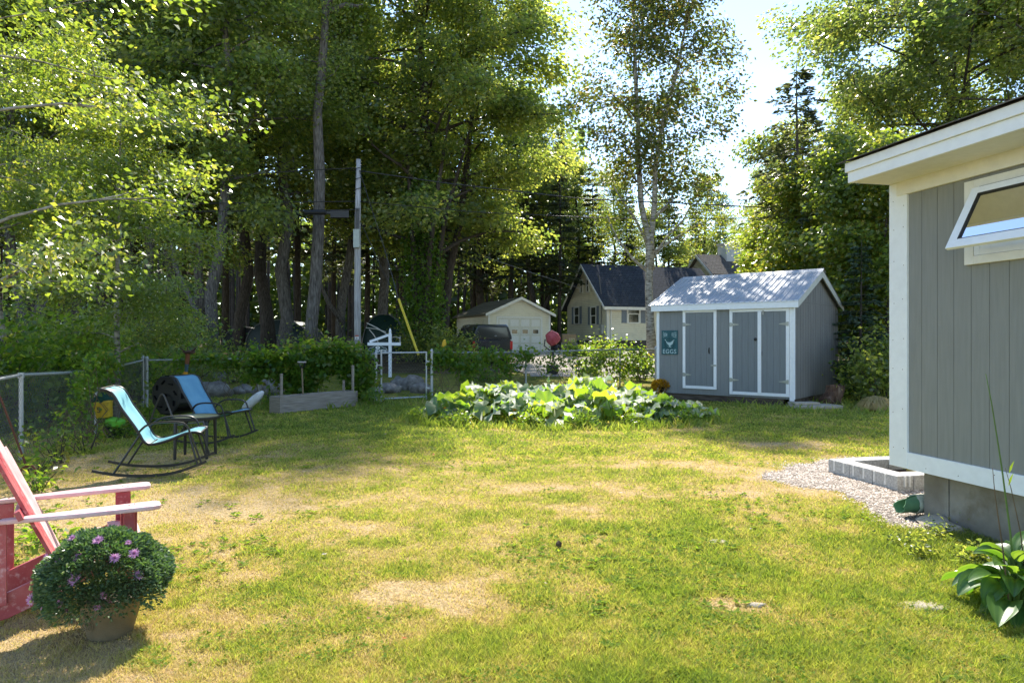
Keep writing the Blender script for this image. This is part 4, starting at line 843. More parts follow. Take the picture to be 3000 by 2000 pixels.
# ---------------------------------------------------------------- mum in khaki pot
mp=G(322,1852); mu=thing('flower_pot','khaki plastic pot holding a large mum, at the adirondack chair','pot',(mp.x,mp.y,0),R(0))
tilt=Matrix.Rotation(R(5),4,'Y')@Matrix.Rotation(R(3),4,'X')
q=MB(); q.lathe([(.108,0),(.112,.012),(.145,.155),(.150,.160),(.151,.166),(.163,.215),(.168,.218),(.170,.236),(.160,.238),(.150,.20),(.0,.20)],n=48,M=tilt); q.build('planter_body',M['pot'],mu,smooth=True)
q=MB(); 
for r_ in (.032,.022):
    q.tube([tilt@Vector((-.045+math.cos(a)*r_, -.126-(.10+math.sin(a)*r_)*.155+.0+ .0045, .10+math.sin(a)*r_)) for a in np.linspace(0,6.283,25)],.0022,5,cap=False)
for k in range(7):
    a=k*.9; q.tube([tilt@Vector((-.045+math.cos(a)*.006,-.1385,.10+math.sin(a)*.006)),tilt@Vector((-.045+math.cos(a)*.018,-.1385,.10+math.sin(a)*.018))],.0022,5)
q.build('embossed_badge',M['pot'],mu)
q=MB(); q.lathe([(.1495,.172),(.153,.176),(.152,.18)],n=48,M=tilt,cap=False); q.lathe([(.158,.2),(.1615,.204),(.16,.208)],n=48,M=tilt,cap=False); q.build('rim_band',M['pot'],mu,smooth=True)
mm=thing('mum_plant','round bushy green mum with pink flowers growing in the khaki pot','flower',(mp.x-.035,mp.y+.0,.2))
n=19000; d=RS.normal(size=(n,3)); d[:,2]=np.abs(d[:,2])*1.0-.42*RS.rand(n); d=unit(d)
lump=np.array([mnoise.noise(Vector(tuple(x*2.6))) for x in d]); rad=(1+.16*lump)*(1-.22*RS.rand(n)**2.2)
C=d*rad[:,None]*np.array([.312,.31,.268]); C[:,2]+=.075; C[:,2]=np.where(C[:,2]<-.03,-.03-.03*RS.rand(n),C[:,2])
V,FA,v=leaves(C,.023,droop=-.1,wide=.62,axis=d*1.2,flatness=.35); npmesh('foliage',V,FA,M['lf_mum'],mm,v)
q=MB(); 
for k in range(60):
    a=random.uniform(0,6.28); e=random.uniform(.1,1.4); q.tube([(0,0,-.02),(math.cos(a)*math.cos(e)*.15,math.sin(a)*math.cos(e)*.15,.08+math.sin(e)*.06),(math.cos(a)*math.cos(e)*.29,math.sin(a)*math.cos(e)*.28,.03+math.sin(e)*.23)],.003,4)
q.build('stem',M['stemgreen'],mm)
FLW=[(-.255,-.19,-.02,.034),(.025,-.27,.12,.034),(.17,-.17,.20,.030),(.055,-.13,.285,.030),(-.09,-.12,.295,.022),(.255,-.14,.215,.030),(.27,-.13,.09,.028),(-.22,-.14,.135,.028),(-.03,-.30,.005,.022),(-.29,-.04,.16,.02),(-.16,-.04,.255,.018),(.20,-.10,.262,.018),(-.12,-.24,.09,.018),(-.30,-.1,.02,.02)]
def flower(parent,c,r,m_,seed,cm):
    q=MB(); rnd=random.Random(seed); c=Vector(c); n_=Vector((c.x*.6,c.y*.9-.12,c.z*.9)).normalized(); u=n_.orthogonal().normalized(); w=n_.cross(u)
    for ring,(k,rr,el) in enumerate(((16,1.0,.25),(13,.75,.7),(9,.45,1.1))):
        for i in range(k):
            a=6.283*i/k+ring*.3+rnd.uniform(-.12,.12); dd=u*math.cos(a)+w*math.sin(a); L_=r*rr*rnd.uniform(.85,1.15); p0=c+n_*.004; tip=p0+dd*L_*math.cos(el)+n_*L_*math.sin(el); sd_=dd.cross(n_)*r*.13; md=p0.lerp(tip,.6)
            q.add([p0,md+sd_,tip,md-sd_],[(0,1,2,3)])
    me=q.build('flower',m_,parent); 
    a=me.data.attributes.new('v','FLOAT','FACE'); a.data.foreach_set('value',[rnd.random() for _ in me.data.polygons])
    q=MB(); q.rock(c+n_*.006,r*.2,r*.2,r*.16,seed=seed,n=6); q.build('eye',cm,me)
for i,(x,y,z,r) in enumerate(FLW): flower(mm,(x*.97,y*1.04,z*.93+.075),r*1.05,M['petal'],i,M['budred'])
q=MB()
for i in range(30):
    e=unit(RS.normal(size=(1,3))+np.array([[0,-.9,.5]]))[0]; c_=Vector((e[0]*.33,e[1]*.325,e[2]*.25+.08))
    if c_.z>-.02: q.rock(c_,.008,.008,.008,seed=i,n=6)
q.build('bud',M['budyellow'],mm)
for i in range(20):
    e=unit(RS.normal(size=(1,3))+np.array([[0,-1.0,.6]]))[0]; flower(mm,(e[0]*.31,e[1]*.30,max(.03,e[2]*.235+.08)),random.uniform(.010,.022),M['petal'],50+i,M['budred'])
# ---------------------------------------------------------------- composter, bucket, buoys, totem
cpc=Vector((-6.02,11.9,0)); cp=thing('compost_tumbler','black octagonal compost tumbler on tubular legs behind the blue chair','composter',cpc,R(-22))
q=MB(); rr=.36; hz2=.62
oc=[(math.cos(R(22.5+45*k))*rr,hz2+math.sin(R(22.5+45*k))*rr) for k in range(8)]
q.prism(oc,lambda a,b_,d:Vector((a,d,b_)),-.02,.44); drum=q.build('drum',M['blackplastic'],cp,bevel=.02)
q=MB()
for k in range(8):
    a=R(45*k+12); p=Vector((math.cos(a)*.235,-.028,hz2+math.sin(a)*.235)); dd=Vector((-math.sin(a+.5),0,math.cos(a+.5)))*.045
    q.bar(p-dd,p+dd,.018,.035,up=(0,1,0))
for k in range(8):
    a=R(45*k); q.bar((math.cos(a)*.335,.0,hz2+math.sin(a)*.335),(math.cos(a)*.335,.42,hz2+math.sin(a)*.335),.10,.02,up=(math.cos(a),0,math.sin(a)))
q.tube([(0,-.05,hz2),(0,-.02,hz2)],.03,10); q.build('vent',flat('matt_black',(.005,.005,.006),.9,.1),drum)
for yy in (-.09,.51):
    q=MB(); q.tube([(-.36,yy,.0),(-.20,yy,.34),(-.06,yy,.60),(-.03,yy,.635),(0,yy,.648),(.03,yy,.635),(.06,yy,.60),(.20,yy,.34),(.36,yy,.0)],.015,8); q.build('leg',flat('brown_tube_steel',(.16,.14,.125),.45,.4,metal=.4),cp,smooth=True)
q=MB(); q.tube([(-.25,-.09,.22),(.25,-.09,.22)],.010,6); q.tube([(-.30,-.09,.12),(-.30,.51,.12)],.010,6); q.tube([(.30,-.09,.12),(.30,.51,.12)],.010,6); q.build('cross_bar',M['galvdark'],cp)
bw=W(316,11.1,0); bk_=thing('yellow_bucket','yellow bucket with green cloth hung at the fence post by the turquoise chair','bucket',(bw.x,bw.y,0),R(10))
tl=Matrix.Rotation(R(-8),4,'Y')
q=MB(); q.lathe([(.115,.33),(.118,.34),(.142,.56),(.150,.565),(.150,.60),(.142,.60),(.135,.58)],n=24,M=tl,cap=False); q.lathe([(0.001,.331),(.115,.33)],n=24,M=tl,cap=False); q.build('pail',surf('dirty_yellow_plastic',[(.35,(.42,.26,.02)),(.65,(.60,.40,.03))],sc=9,rough=.5,dirt=((.22,.13,.03),9,.55)),bk_,smooth=True)
text('5',.13,bk_,(-.085,-.137,.42),(R(90),0,R(0)),flat('faded_print',(.12,.09,.03)),name='print')
q=MB(); q.rock(tl@Vector((0,0,.62)),.15,.15,.10,seed=5,n=14); q.build('cloth',flat('dark_green_cloth',(.02,.06,.045),.9,.1,var=.3),bk_,smooth=True)
q=MB(); q.lathe([(.0,.2),(.13,.2),(.14,.21),(.145,.30),(.13,.31),(.0,.31)],(.04,0,.0),24,M=Matrix.Rotation(R(14),4,'Y')); 
gl=q.build('green_lid',flat('lime_plastic',(.16,.50,.05),.5,.4,dirt=((.1,.2,.05),6,.6)),None,smooth=True); gl.name='plastic_tub'; gl.location=(bw.x,bw.y+.03,0); tag(gl,'lime green plastic tub tipped under the yellow bucket at the fence','tub')
q=MB(); q.lathe([(.0,0),(.11,0),(.125,.2),(.12,.22),(0,.22)],(bw.x+.05,bw.y+.1,0),18); tag(q.build('bucket',M['blackplastic'],None,smooth=True),'black bucket standing under the lime green tub at the fence','bucket')
wt=W(549,15.9,0); to=thing('fence_ornament','painted driftwood bird ornament hung on the back fence above the blue chair','ornament',(wt.x,wt.y,0),0)
q=MB(); q.tube([(.01,0,1.26),(.0,0,1.10),(-.01,0,1.02)],[.055,.05,.05],8); q.build('brown_block',flat('rust_paint',(.20,.075,.035),.8),to)
q=MB(); q.tube([(-.01,0,1.02),(-.03,0,.84)],[.048,.04],8); q.build('blue_block',flat('slate_blue_paint',(.06,.11,.14),.8),to)
q=MB(); q.tube([(-.03,0,.84),(-.045,0,.80),(-.05,0,.68),(-.04,0,.62)],[.045,.06,.06,.03],8); q.build('orange_block',flat('orange_paint',(.60,.27,.02),.7),to)
q=MB(); q.rock((.04,0,1.29),.15,.07,.045,seed=8,n=10); q.tube([(.1,0,1.3),(.22,0,1.42)],[.035,.01],6); q.tube([(-.05,0,1.31),(-.16,0,1.38),(-.2,0,1.42)],[.02,.012,.004],6); q.tube([(.02,0,1.31),(-.01,0,1.42)],[.015,.004],6); q.build('driftwood_head',flat('driftwood',(.085,.05,.035),.9,var=.35),to,smooth='all')
q=MB(); q.tube([(.0,0,.60),(.015,0,.5)],[.02,.02],6); q.build('tail_peg',flat('amber_paint',(.5,.28,.03)),to)
def buoy(name,label,loc,M4,c,scale=1.0,second=None):
    t=thing(name,label,'buoy',loc); q=MB(); q.lathe([(0.001,0),(.05,.01),(.085,.05),(.10,.12),(.10,.26),(.085,.34),(.05,.40),(.03,.42),(.0,.425)],n=20,M=M4@Matrix.Diagonal((.75*scale,.75*scale,1.15*scale,1))); q.build('float',c,t,smooth='all')
    q=MB(); q.tube([M4@Vector((0,0,-.04*scale)),M4@Vector((0,0,.45*scale))],.014*scale,6); q.build('spindle',M['oldwood'],t); return t
yb=W(1297,18.3,0); buoy('lobster_buoy','dull yellow lobster buoy perched on the fence rail right of the gate',(yb.x,yb.y,1.20),Matrix.Rotation(R(8),4,'Y'),surf('worn_yellow_foam',[(.3,(.50,.30,.02)),(.7,(.66,.42,.03))],sc=6,rough=.6,dirt=((.14,.06,.03),2.2,.62)),.82)
wb=G(706,1209); buoy('lobster_buoy','white lobster buoy lying tilted in weeds at the foot of the fence',(wb.x,wb.y+.1,.05),Matrix.Rotation(R(48),4,'Y'),flat('chalky_white_foam',(.62,.63,.64),.7,dirt=((.35,.35,.33),5,.6)),1.25)
# ---------------------------------------------------------------- raised bed, fork, leaning bits
r0=G(824,1213); r1=G(1044,1190); dd=(r1-r0); Lr=dd.length; rbz=math.atan2(dd.y,dd.x); rb=thing('raised_bed','grey weathered plank raised bed with corner stakes before the vine','planter',r0,rbz)
q=MB(); q.box(0,Lr,-.0,.045,0,.205); q.box(0.003,Lr-.003,.003,.045,.208,.375); q.build('front_board',M['oldwood'],rb,bevel=.004)
q=MB(); q.box(-.03,-.002,0,.38,0,.36); q.box(Lr+.002,Lr+.04,0,.38,0,.37); q.box(0,Lr,.345,.38,0,.37); q.build('side_board',M['oldwood'],rb,bevel=.004)
q=MB(); q.box(.0,Lr,.05,.342,0,.30); q.build('soil',M['forest_floor'],rb)
for x,h in ((.03,.86),(Lr-.07,.98)):
    MB().box(x,x+.045,.047,.09,0,h).build('stake',M['oldwood'],rb)
MB().box(Lr-.14,Lr-.10,.29,.33,0,.62).build('stake',M['oldwood'],rb)
sf=r0+Vector((math.cos(rbz)*Lr*.29,math.sin(rbz)*Lr*.29,0))+Vector((-.1,.22,0)); sh=thing('garden_fork','garden spade with a D shaped grip standing upright in the raised bed','spade',(sf.x,sf.y,.2))
q=MB(); q.tube([(0,0,.0),(-.03,0,.75)],.017,8); q.build('shaft',flat('ash_handle',(.20,.15,.10),.8),sh)
q=MB(); q.tube([(-.03,0,.74),(-.08,0,.80),(-.105,0,.88)],.012,6); q.tube([(-.03,0,.74),(.02,0,.80),(.04,0,.88)],.012,6); q.build('yoke',M['blackplastic'],sh); q=MB(); q.tube([(-.125,0,.885),(.06,0,.885)],.017,8); q.build('grip',flat('worn_grip',(.42,.38,.36),.6),sh)
q=MB(); q.prism([(-.07,0),(.08,0),(.085,-.14),(.0,-.2),(-.08,-.14)],lambda a,b_,d:Vector((a,d,b_+.03)),-.004,.004); q.build('blade',M['galvdark'],sh)
sh.name='garden_spade'; FR[sh.name]=FR['garden_fork']
# rusty rod and wheel rim leaning near the left post
pa=W(-14,8.4,1.05); pb=W(88,7.9,0.02); q=MB(); q.tube([pa,pb],.013,6); tag(q.build('rusty_rod',M['rust'],None),'rusty iron rod leaning on the left fence behind the adirondack chair','rod')
c_=W(80,7.55,.10); q=MB(); q.tube([c_+Vector((math.cos(a)*.09,math.sin(a)*.03,math.sin(a)*.10)) for a in np.linspace(-.6,3.6,14)],.012,6); tag(q.build('rusty_hoop',M['rust'],None,smooth='all'),'bent rusty metal hoop on the ground at the left fence','hoop')
c_=W(2393,15.6,0); q=MB(); q.box(-.55,.55,-.28,.28,-.03,.045); q.box(-.50,.15,.0,.30,.05,.10); o=q.build('stepping_slab',M['stone'],None,bevel=.01); o.location=(c_.x+.1,c_.y+.35,.02); o.rotation_euler=(0,0,R(12)); tag(o,'flat stone slab step at the right corner of the shed','slab')
# flat stones, sod clod and fallen leaves on the lawn
def flatstone(px,py,sx_,sy_,label,z=.012):
    g=G(px,py); q=MB(); q.rock((0,0,0),sx_,sy_,.016,seed=px,n=14); o=q.build('flat_stone',M['stone'],None,smooth='all'); o.location=(g.x,g.y,.004+bumpz(g.x,g.y)); tag(o,label,'stone')
flatstone(2705,1775,.175,.075,'flat tan stone sunk in the grass beside the hosta'); flatstone(2100,1592,.085,.05,'small pale stone sunk in the middle right of the lawn'); flatstone(2215,1777,.06,.03,'small white stone chip in the grass, a step before the hosta')
g=G(1637,1605); q=MB(); [q.rock((random.gauss(0,.012),random.gauss(0,.012),.02+random.random()*.02),.022,.02,.02,seed=i,n=7) for i in range(6)]; o=q.build('dirt_clod',flat('dry_soil',(.10,.07,.045),.95,.1,var=.4,sc=40),None); o.location=(g.x,g.y,0); tag(o,'small dark clod of earth on the open lawn','clod')
leafbrown=[flat('fallen_leaf_brown',(.26,.14,.06),.8),flat('fallen_leaf_pale',(.52,.44,.34),.8),flat('fallen_leaf_rust',(.40,.13,.03),.8)]
spots=[(525,1402),(690,1315),(705,1400),(870,1560),(1130,1275),(1400,1297),(1515,1285),(1660,1283),(1920,1267),(2120,1270),(2060,1300),(1270,1335),(1475,1405),(1820,1452),(2075,1490),(2240,1420),(2350,1310),(2490,1290),(610,1395),(760,1410),(1185,1880),(1080,1822),(950,1630),(1500,1580),(1300,1560),(1600,1720),(1800,1760),(2290,1640),(2200,1560),(1000,1385)]
me_=[]
for j in range(3):
    q=MB(); q.add([(-.5,0,0),(-.2,.28,.12),(.25,.22,.05),(.55,.02,.16),(.2,-.25,.10),(-.25,-.22,.02),(0,0,-.02)],[(6,0,1),(6,1,2),(6,2,3),(6,3,4),(6,4,5),(6,5,0)]); me=bpy.data.meshes.new('fallen_leaf'); me.from_pydata(q.v,[],q.f); me.materials.append(leafbrown[j]); me_.append(me)
for i,(px,py) in enumerate(spots):
    g=G(px,py); o=bpy.data.objects.new('fallen_leaf',me_[i%3]); COL.objects.link(o); s=random.uniform(.03,.055)*(1 if py<1450 else .8); o.scale=(s,s,s); o.location=(g.x,g.y,.03+bumpz(g.x,g.y)); o.rotation_euler=(random.uniform(-.3,.3),random.uniform(-.3,.3),random.uniform(0,6.28))
    tag(o,'dry fallen leaf lying on the sunlit lawn','leaf','fallen leaves on the lawn')
# ---------------------------------------------------------------- hosta
hs=G(2975,1790); ho=thing('hosta_plant','broad leaved hosta with dry flower stalks in front of the house foundation','plant',(hs.x,hs.y,0))
def hosta_leaf(q,base,az,el,L,Wd,curl,rnd,vs_):
    """leaf blade with parallel veins; arches out and down"""
    nx,ny=9,8; rows=[]; p=Vector((0,0,0)); d=Vector((math.cos(az)*math.cos(el),math.sin(az)*math.cos(el),math.sin(el))); sd_=Vector((-math.sin(az),math.cos(az),0)); roll=rnd.uniform(-.35,.35)
    p=Vector(base); vs=[]
    for i in range(nx+1):
        t=i/nx; w=Wd*math.sin(math.pi*min(1,t*.93+.05)**.72)**.8*(1 if t<.98 else .15); nrm_=sd_.cross(d)*-1; nrm_=d.cross(sd_)
        for j in range(ny+1):
            u=2*j/ny-1; cup=.26*w*abs(u)**1.4 ; rip=.03*L*(1 if j%2 else -1)*(1-abs(u))*math.sin(math.pi*t)+(.05*w*math.sin(t*9+az*3)*u*u)
            s2=(sd_*math.cos(roll)+nrm_*math.sin(roll)); vs.append(p+s2*(u*w/2)+nrm_*(cup+rip)*-1*-1)
        d=(d+Vector((0,0,-curl/nx))).normalized(); p=p+d*(L/nx)
    q.add(vs,[(i*(ny+1)+j,i*(ny+1)+j+1,(i+1)*(ny+1)+j+1,(i+1)*(ny+1)+j) for i in range(nx) for j in range(ny)])
    b0=rnd.random()*.6
    vs_.extend([b0+(.4 if j%2 else 0) for i in range(nx) for j in range(ny)])
rnd=random.Random(5); q=MB(); vv_=[]; stq=MB()
for i in range(58):
    az=rnd.uniform(0,6.283); lvl=(i/58)**1.4; el=.05+.95*lvl+rnd.uniform(-.15,.15); L_=rnd.uniform(.19,.29)*(1-.12*lvl); st=Vector((math.cos(az),math.sin(az),0))*rnd.uniform(.06,.17)*(1.2-lvl*.8); base=Vector((st.x,st.y,.06+.22*lvl+rnd.uniform(0,.07)))
    stq.tube([(st.x*.2,st.y*.2,0),(st.x*.6,st.y*.6,base.z*.7),tuple(base)],[.007,.006,.004],5); hosta_leaf(q,base,az,min(1.1,el),L_,L_*rnd.uniform(.5,.62),rnd.uniform(.7,1.7),rnd,vv_)
o=q.build('leaves',M['lf_hosta'],ho,smooth='all'); a=o.data.attributes.new('v','FLOAT','FACE'); a.data.foreach_set('value',vv_[:len(o.data.polygons)]) ; stq.build('petiole',M['stemgreen'],ho)
def stalk(pts,r,pods,green):
    q=MB(); q.tube(pts,[r*(1-.7*i/(len(pts)-1)) for i in range(len(pts))],6); s=q.build('flower_stalk',M['stemgreen'] if green else M['stembrown'],ho,world=True,smooth='all'); q=MB(); rn=random.Random(int(r*1e5))
    for i in range(pods):
        t=.45+.55*i/pods; p=on_path([Vector(x) for x in pts],min(.99,t)); a=rn.choice((-1,1)); q.tube([p,p+Vector((a*.014,rn.uniform(-.01,.01),.006)),p+Vector((a*.02,0,.016))],[.0025,.0035,.002],5)
    q.build('seed_pod',flat('dry_pod',(.30,.17,.07),.8),s)
Yh=hs.y
stalk([W(2975,Yh,.1),W(2960,Yh,Z(1560,Yh)),W(2935,Yh,Z(1370,Yh)),W(2905,Yh,Z(1180,Yh)),W(2888,Yh,Z(1095,Yh))],.0065,22,True)
stalk([W(2955,Yh-.1,.1),W(2937,Yh-.1,Z(1600,Yh-.1)),W(2915,Yh-.1,Z(1450,Yh-.1)),W(2908,Yh-.1,Z(1370,Yh-.1))],.005,16,False)
stalk([W(3010,Yh,.1),W(2990,Yh,Z(1560,Yh)),W(2962,Yh,Z(1430,Yh)),W(2945,Yh,Z(1370,Yh))],.004,14,False)
q=MB()
for (px,py,rx) in ((2962,1372,.6),(2960,1408,-.2)):
    p=W(px,Yh,Z(py,Yh)); q.add([p+Vector((-.012,0,-.03)),p+Vector((.004,0,-.005)),p+Vector((.02,0,.05)),p+Vector((-.008,0,.01))],[(0,1,2,3)])
o=q.build('bract',M['lf_birch'],ho,world=True)
for i,(px,py,rx,rz_,n_) in enumerate(((2775,1570,.26,.06,220),(2650,1590,.18,.045,120),(2850,1640,.20,.07,300),(2700,1625,.16,.05,200))):
    p=G(px,py); bush('ground_weed',['leafy weeds in the shade against the house foundation','low weeds at the gravel edge below the footing stone','weeds between the foundation and the hosta','yellowish weed clump nearest the gravel corner'][i],'weed',(p.x,p.y,0),rx,rx*.5,rz_,n_,.035,M['lf_maple'],seed=30+i,stems=5,wide=.45)
# ---------------------------------------------------------------- squash patch
sqt=thing('squash_patch','sprawling squash plants with big lobed leaves and orange blossoms on the lawn','squash plants',(1.05,14.1,0))
prof=[(0,.60),(.35,.53),(.75,.57),(1.15,.50),(1.6,.55),(2.1,.49),(2.6,.46),(3.0,.20),(3.28,.20),(3.7,.46),(4.2,.49),(4.7,.55),(5.1,.50),(5.5,.57),(5.93,.53)]
n=400; P_=[]
while len(P_)<n:
    x=random.uniform(-3.0,2.8); y=random.uniform(-1.9,1.9)
    e=((x+.15)/2.6)**2+(y/1.75)**2+.22*mnoise.noise(Vector((x*.8,y*1.1,2)))
    if e>1: continue
    hgt=(.56*max(0,1-e)**.45+.12)*(.75+.5*mnoise.noise(Vector((x*.9+5,y*1.3,0)))+.12)+random.uniform(-.16,.07)
    P_.append((x,y,max(.10,hgt)))
# outrunners toward the shed
for i in range(12):
    t=random.random(); P_.append((2.1+t*.7,-.9+t*.4+random.uniform(-.35,.35),.12+random.random()*.22))
C=np.array(P_); V,FA,v=lobed(C,.40,prof=prof,tilt=.42,cup=.13,bend=.30); npmesh('leaves',V,FA,M['lf_squash'],sqt,np.clip(v+np.tile(np.array([.18,-.18]),len(v))[:len(v)]*.7+RS.normal(0,.08,len(v)),0,1))
q=MB()
for (x,y,z) in P_[::2]:
    bx,by=x+random.uniform(-.15,.15),y+random.uniform(-.1,.2); q.tube([(bx,by,0),((x+bx)/2,(y+by)/2,z*.65),(x,y,z-.01)],[.010,.009,.006],5,cap=False)
q.build('stems',flat('squash_stem',(.16,.26,.05),.6,.3),sqt)
for i in range(16):
    x,y,z=random.choice(P_[:400]); q=MB(); c_=Vector((x,y-.08,max(.08,z-.13))); vs=[c_]; 
    for k in range(10): a=k*.628; rr_=.055 if k%2==0 else .03; vs.append(c_+Vector((math.cos(a)*rr_,math.sin(a)*rr_*.6-.02,.05+.02*(k%2))))
    q.add(vs,[(0,1+k,1+(k+1)%10) for k in range(10)]); o=q.build('blossom',M['blossom'],sqt); 
sb=[(-1.9,13.2),(-1.0,12.6),(0.3,12.25),(1.3,12.15),(2.2,12.4),(3.3,12.8)]
for i,(x,y) in enumerate(sb): bush('weed_clump',['weeds at the left end of the squash bed','weeds along the front left of the squash bed','weeds at the very front of the squash bed','grassy tuft right of the squash bed front','bright tall tuft by the right front of the squash bed','low tuft between the squash bed and the shed'][i],'weed',(x,y,0),.32,.2,.22,500,.07,M['lf_vine'],seed=60+i,stems=7,wide=.25,droop=-.5)
ym=W(1945,18.6,0); y_=thing('gold_mum','golden yellow mum in bloom at the left front corner of the shed','flower',(ym.x,ym.y,.32))
n=2600; d=unit(RS.normal(size=(n,3))*np.array([1,1,.7])+np.array([0,0,.45])); C=d*np.array([.30,.26,.20])*RS.uniform(.9,1.05,n)[:,None]; V,FA,v=leaves(C,.05,droop=-.3,wide=.7,axis=d,flatness=.2); npmesh('blooms',V,FA,M['mumyellow'],y_,v)
MB().lathe([(.12,-.32),(.17,-.05),(.2,0),(0,.02)],n=16).build('pot',M['blackplastic'],y_)
# ---------------------------------------------------------------- utility pole, wires, guy
PY=26.5; pb_=W(1048,PY); pole=thing('utility_pole','weathered grey utility pole with a small grey box beyond the fence','pole',pb_)
q=MB(); q.tube([(0,0,-.3),(-.01,0,3),(.0,0,6),(.03,0,Z(467,PY)-pb_.z)],[.135,.13,.115,.085],14); q.build('shaft',M['polewood'],pole,smooth='all')
q=MB(); zc=Z(702,PY)-pb_.z; q.box(-.115,.115,-.26,-.12,zc-.34,zc+.33); q.box(-.125,.125,-.265,-.255,zc+.32,zc+.36); q.build('meter_box',flat('grey_green_box',(.36,.40,.37),.6),pole,bevel=.01)
q=MB()
for i in range(5): 
    x=-.06+.035*i; q.tube([(x,-.15,zc+.4),(x+.02,-.155,zc+1.2),(x-.01,-.15,Z(620,PY)-pb_.z)],.010,5)
for py in (500,530,560): q.tube([(-.16,-.02,Z(py,PY)-pb_.z),(0,-.16,Z(py-4,PY)-pb_.z),(.16,-.02,Z(py-10,PY)-pb_.z)],.012,5)
q.build('riser_cable',M['blackmetal'],pole)
zt2=Z(987,PY)-pb_.z; q=MB(); q.box(-.07,.07,-.140,-.130,zt2-.10,zt2+.02); q.build('notice',flat('white_notice',(.6,.6,.58)),pole); q=MB(); q.box(-.07,.07,-.145,-.133,zt2+.022,zt2+.07); q.build('red_notice',flat('red_notice',(.35,.06,.03)),pole)
q=MB(); q.box(-.012,.014,-.147,-.141,zt2-.085,zt2-.015); q.build('notice_mark',M['blackmetal'],pole)
def wire(name,label,pts,r=.019,sag=0.0):
    P_=[]
    for i in range(len(pts)-1):
        a,b=Vector(pts[i]),Vector(pts[i+1])
        for k in range(8): 
            t=k/8; P_.append(a.lerp(b,t)-Vector((0,0,sag*4*t*(1-t))))
    P_.append(Vector(pts[-1])); q=MB(); q.tube(P_,r,5); tag(q.build(name,M['blackmetal'],None,smooth='all'),label,'wire')
px_=pb_.x; wp=lambda px,py,Y=32:W(px,Y-5.5,Z(py,Y-5.5))
wire('power_line','uppermost wire running left from the utility pole through the trees',[wp(1048,492),wp(880,500,32),wp(480,530,30),wp(-300,560,28)])
wire('power_line','middle wire running left from the utility pole through the trees',[wp(1048,590),wp(800,593,31.5),wp(480,598,30),wp(-300,606,28)])
wire('power_line','lowest wire on the left of the pole carrying the black splice case',[wp(1048,614),wp(880,618,31.7),wp(480,620,30),wp(-300,632,28)])
wire('power_line','long sagging wire from the pole top toward the right across the trees',[wp(1048,500),wp(1300,536,31),wp(1700,582,31),wp(2200,606,30.5),wp(3300,640,30)],r=.022)
wire('power_line','thin wire from the middle of the pole toward the right',[wp(1048,590),wp(1400,622,31),wp(1800,640,31),wp(2300,640,31),wp(3300,650,31)],r=.014)
wire('service_wire','service wire dropping from the trees to the roof of the cream house',[wp(1400,745,34),wp(1560,800,38),wp(1700,845,45.8)],r=.012)
wire('guy_wire','upper guy wire slanting down right from the utility pole top',[wp(1050,490),wp(1130,740,30.6),wp(1170,885,30.2)],r=.014)
wire('guy_wire','lower guy wire slanting down right from the middle of the utility pole',[wp(1052,640),wp(1120,790,31),wp(1166,880,30.2)],r=.012)
ga_=wp(1168,876,30.2); gb_=wp(1226,1040,29.4); q=MB(); q.tube([ga_,gb_],.045,10); tag(q.build('guy_wire_guard',surf('yellow_plastic_guard',[(.3,(.50,.38,.02)),(.7,(.62,.48,.04))],sc=6,rough=.5),None,smooth=True),'long yellow plastic guard on the lower end of the guy wire','guard')
q=MB(); a=wp(892,622,31.7); b=wp(955,622,31.8); q.tube([a,b],.10,10); a2=wp(968,628,31.8); b2=wp(1022,628,31.95); q.bar(a2,b2,.16,.26); q.bar(wp(945,622,31.8),wp(975,624,31.8),.1,.1)
tag(q.build('splice_case',M['blackplastic'],None),'black cable splice case hanging on the wire left of the pole','splice case')
q=MB(); q.tube([wp(955,545,31.8),wp(966,552,31.8)],.03,6)
# ---------------------------------------------------------------- white sign post with hanging name board
sp_=W(1143,26.0); sp=thing('sign_post','white wooden sign post with a diagonal brace and pointed finial beyond the gate','sign post',sp_)
zr=sp_.z; u=26.0/F; q=MB(); q.box(-.055,.055,-.055,.055,Z(1114,26)-zr,Z(978,26)-zr); q.build('post',M['white'],sp,bevel=.006)
q=MB(); q.lathe([(.05,0),(.062,.01),(.05,.035),(.035,.045),(.052,.09),(.045,.14),(.012,.21),(0,.215)],(0,0,Z(978,26)-zr+.001),12); q.build('finial',M['white'],sp,smooth=True)
za_,zb_=Z(1012,26)-zr,Z(1003,26)-zr; q=MB(); q.box(-65*u,31*u,-.08,-.056,za_,zb_+.0); q.box(-65*u,-.057,-.04,.04,za_,zb_); q.box(.057,31*u,-.04,.04,za_,zb_); q.build('arm',M['white'],sp,bevel=.004)
q=MB(); q.bar((-60*u,-.0,zb_+.03),(-.055,0,Z(981,26)-zr),.05,.09); q.build('brace',M['white'],sp,bevel=.004)
gs=thing('name_board','small dark green name board hanging under the white sign post arm','sign',(sp_.x-36*u,26.0-.0,Z(1026,26)))
hw=27*u; hh=.13
ol=[(-hw,-.10),(-hw*1.03,0),(-hw*.96,.07),(-hw*.86,.10),(-hw*.62,.11),(-hw*.30,.19),(0,.215),(hw*.30,.19),(hw*.62,.11),(hw*.86,.10),(hw*.96,.07),(hw*1.03,0),(hw,-.10),(hw*.9,-.13),(-hw*.9,-.13)]
q=MB(); q.prism(ol,lambda a,b_,d:Vector((a,d,b_)),-.012,.012); q.build('board',flat('dark_green_board',(.012,.05,.045),.4,.5),gs)
q=MB(); q.tube([(a*.97,-.014,b_*.95) for a,b_ in ol]+[(ol[0][0]*.97,-.014,ol[0][1]*.95)],.008,5,cap=False); q.build('border',M['white'],gs)
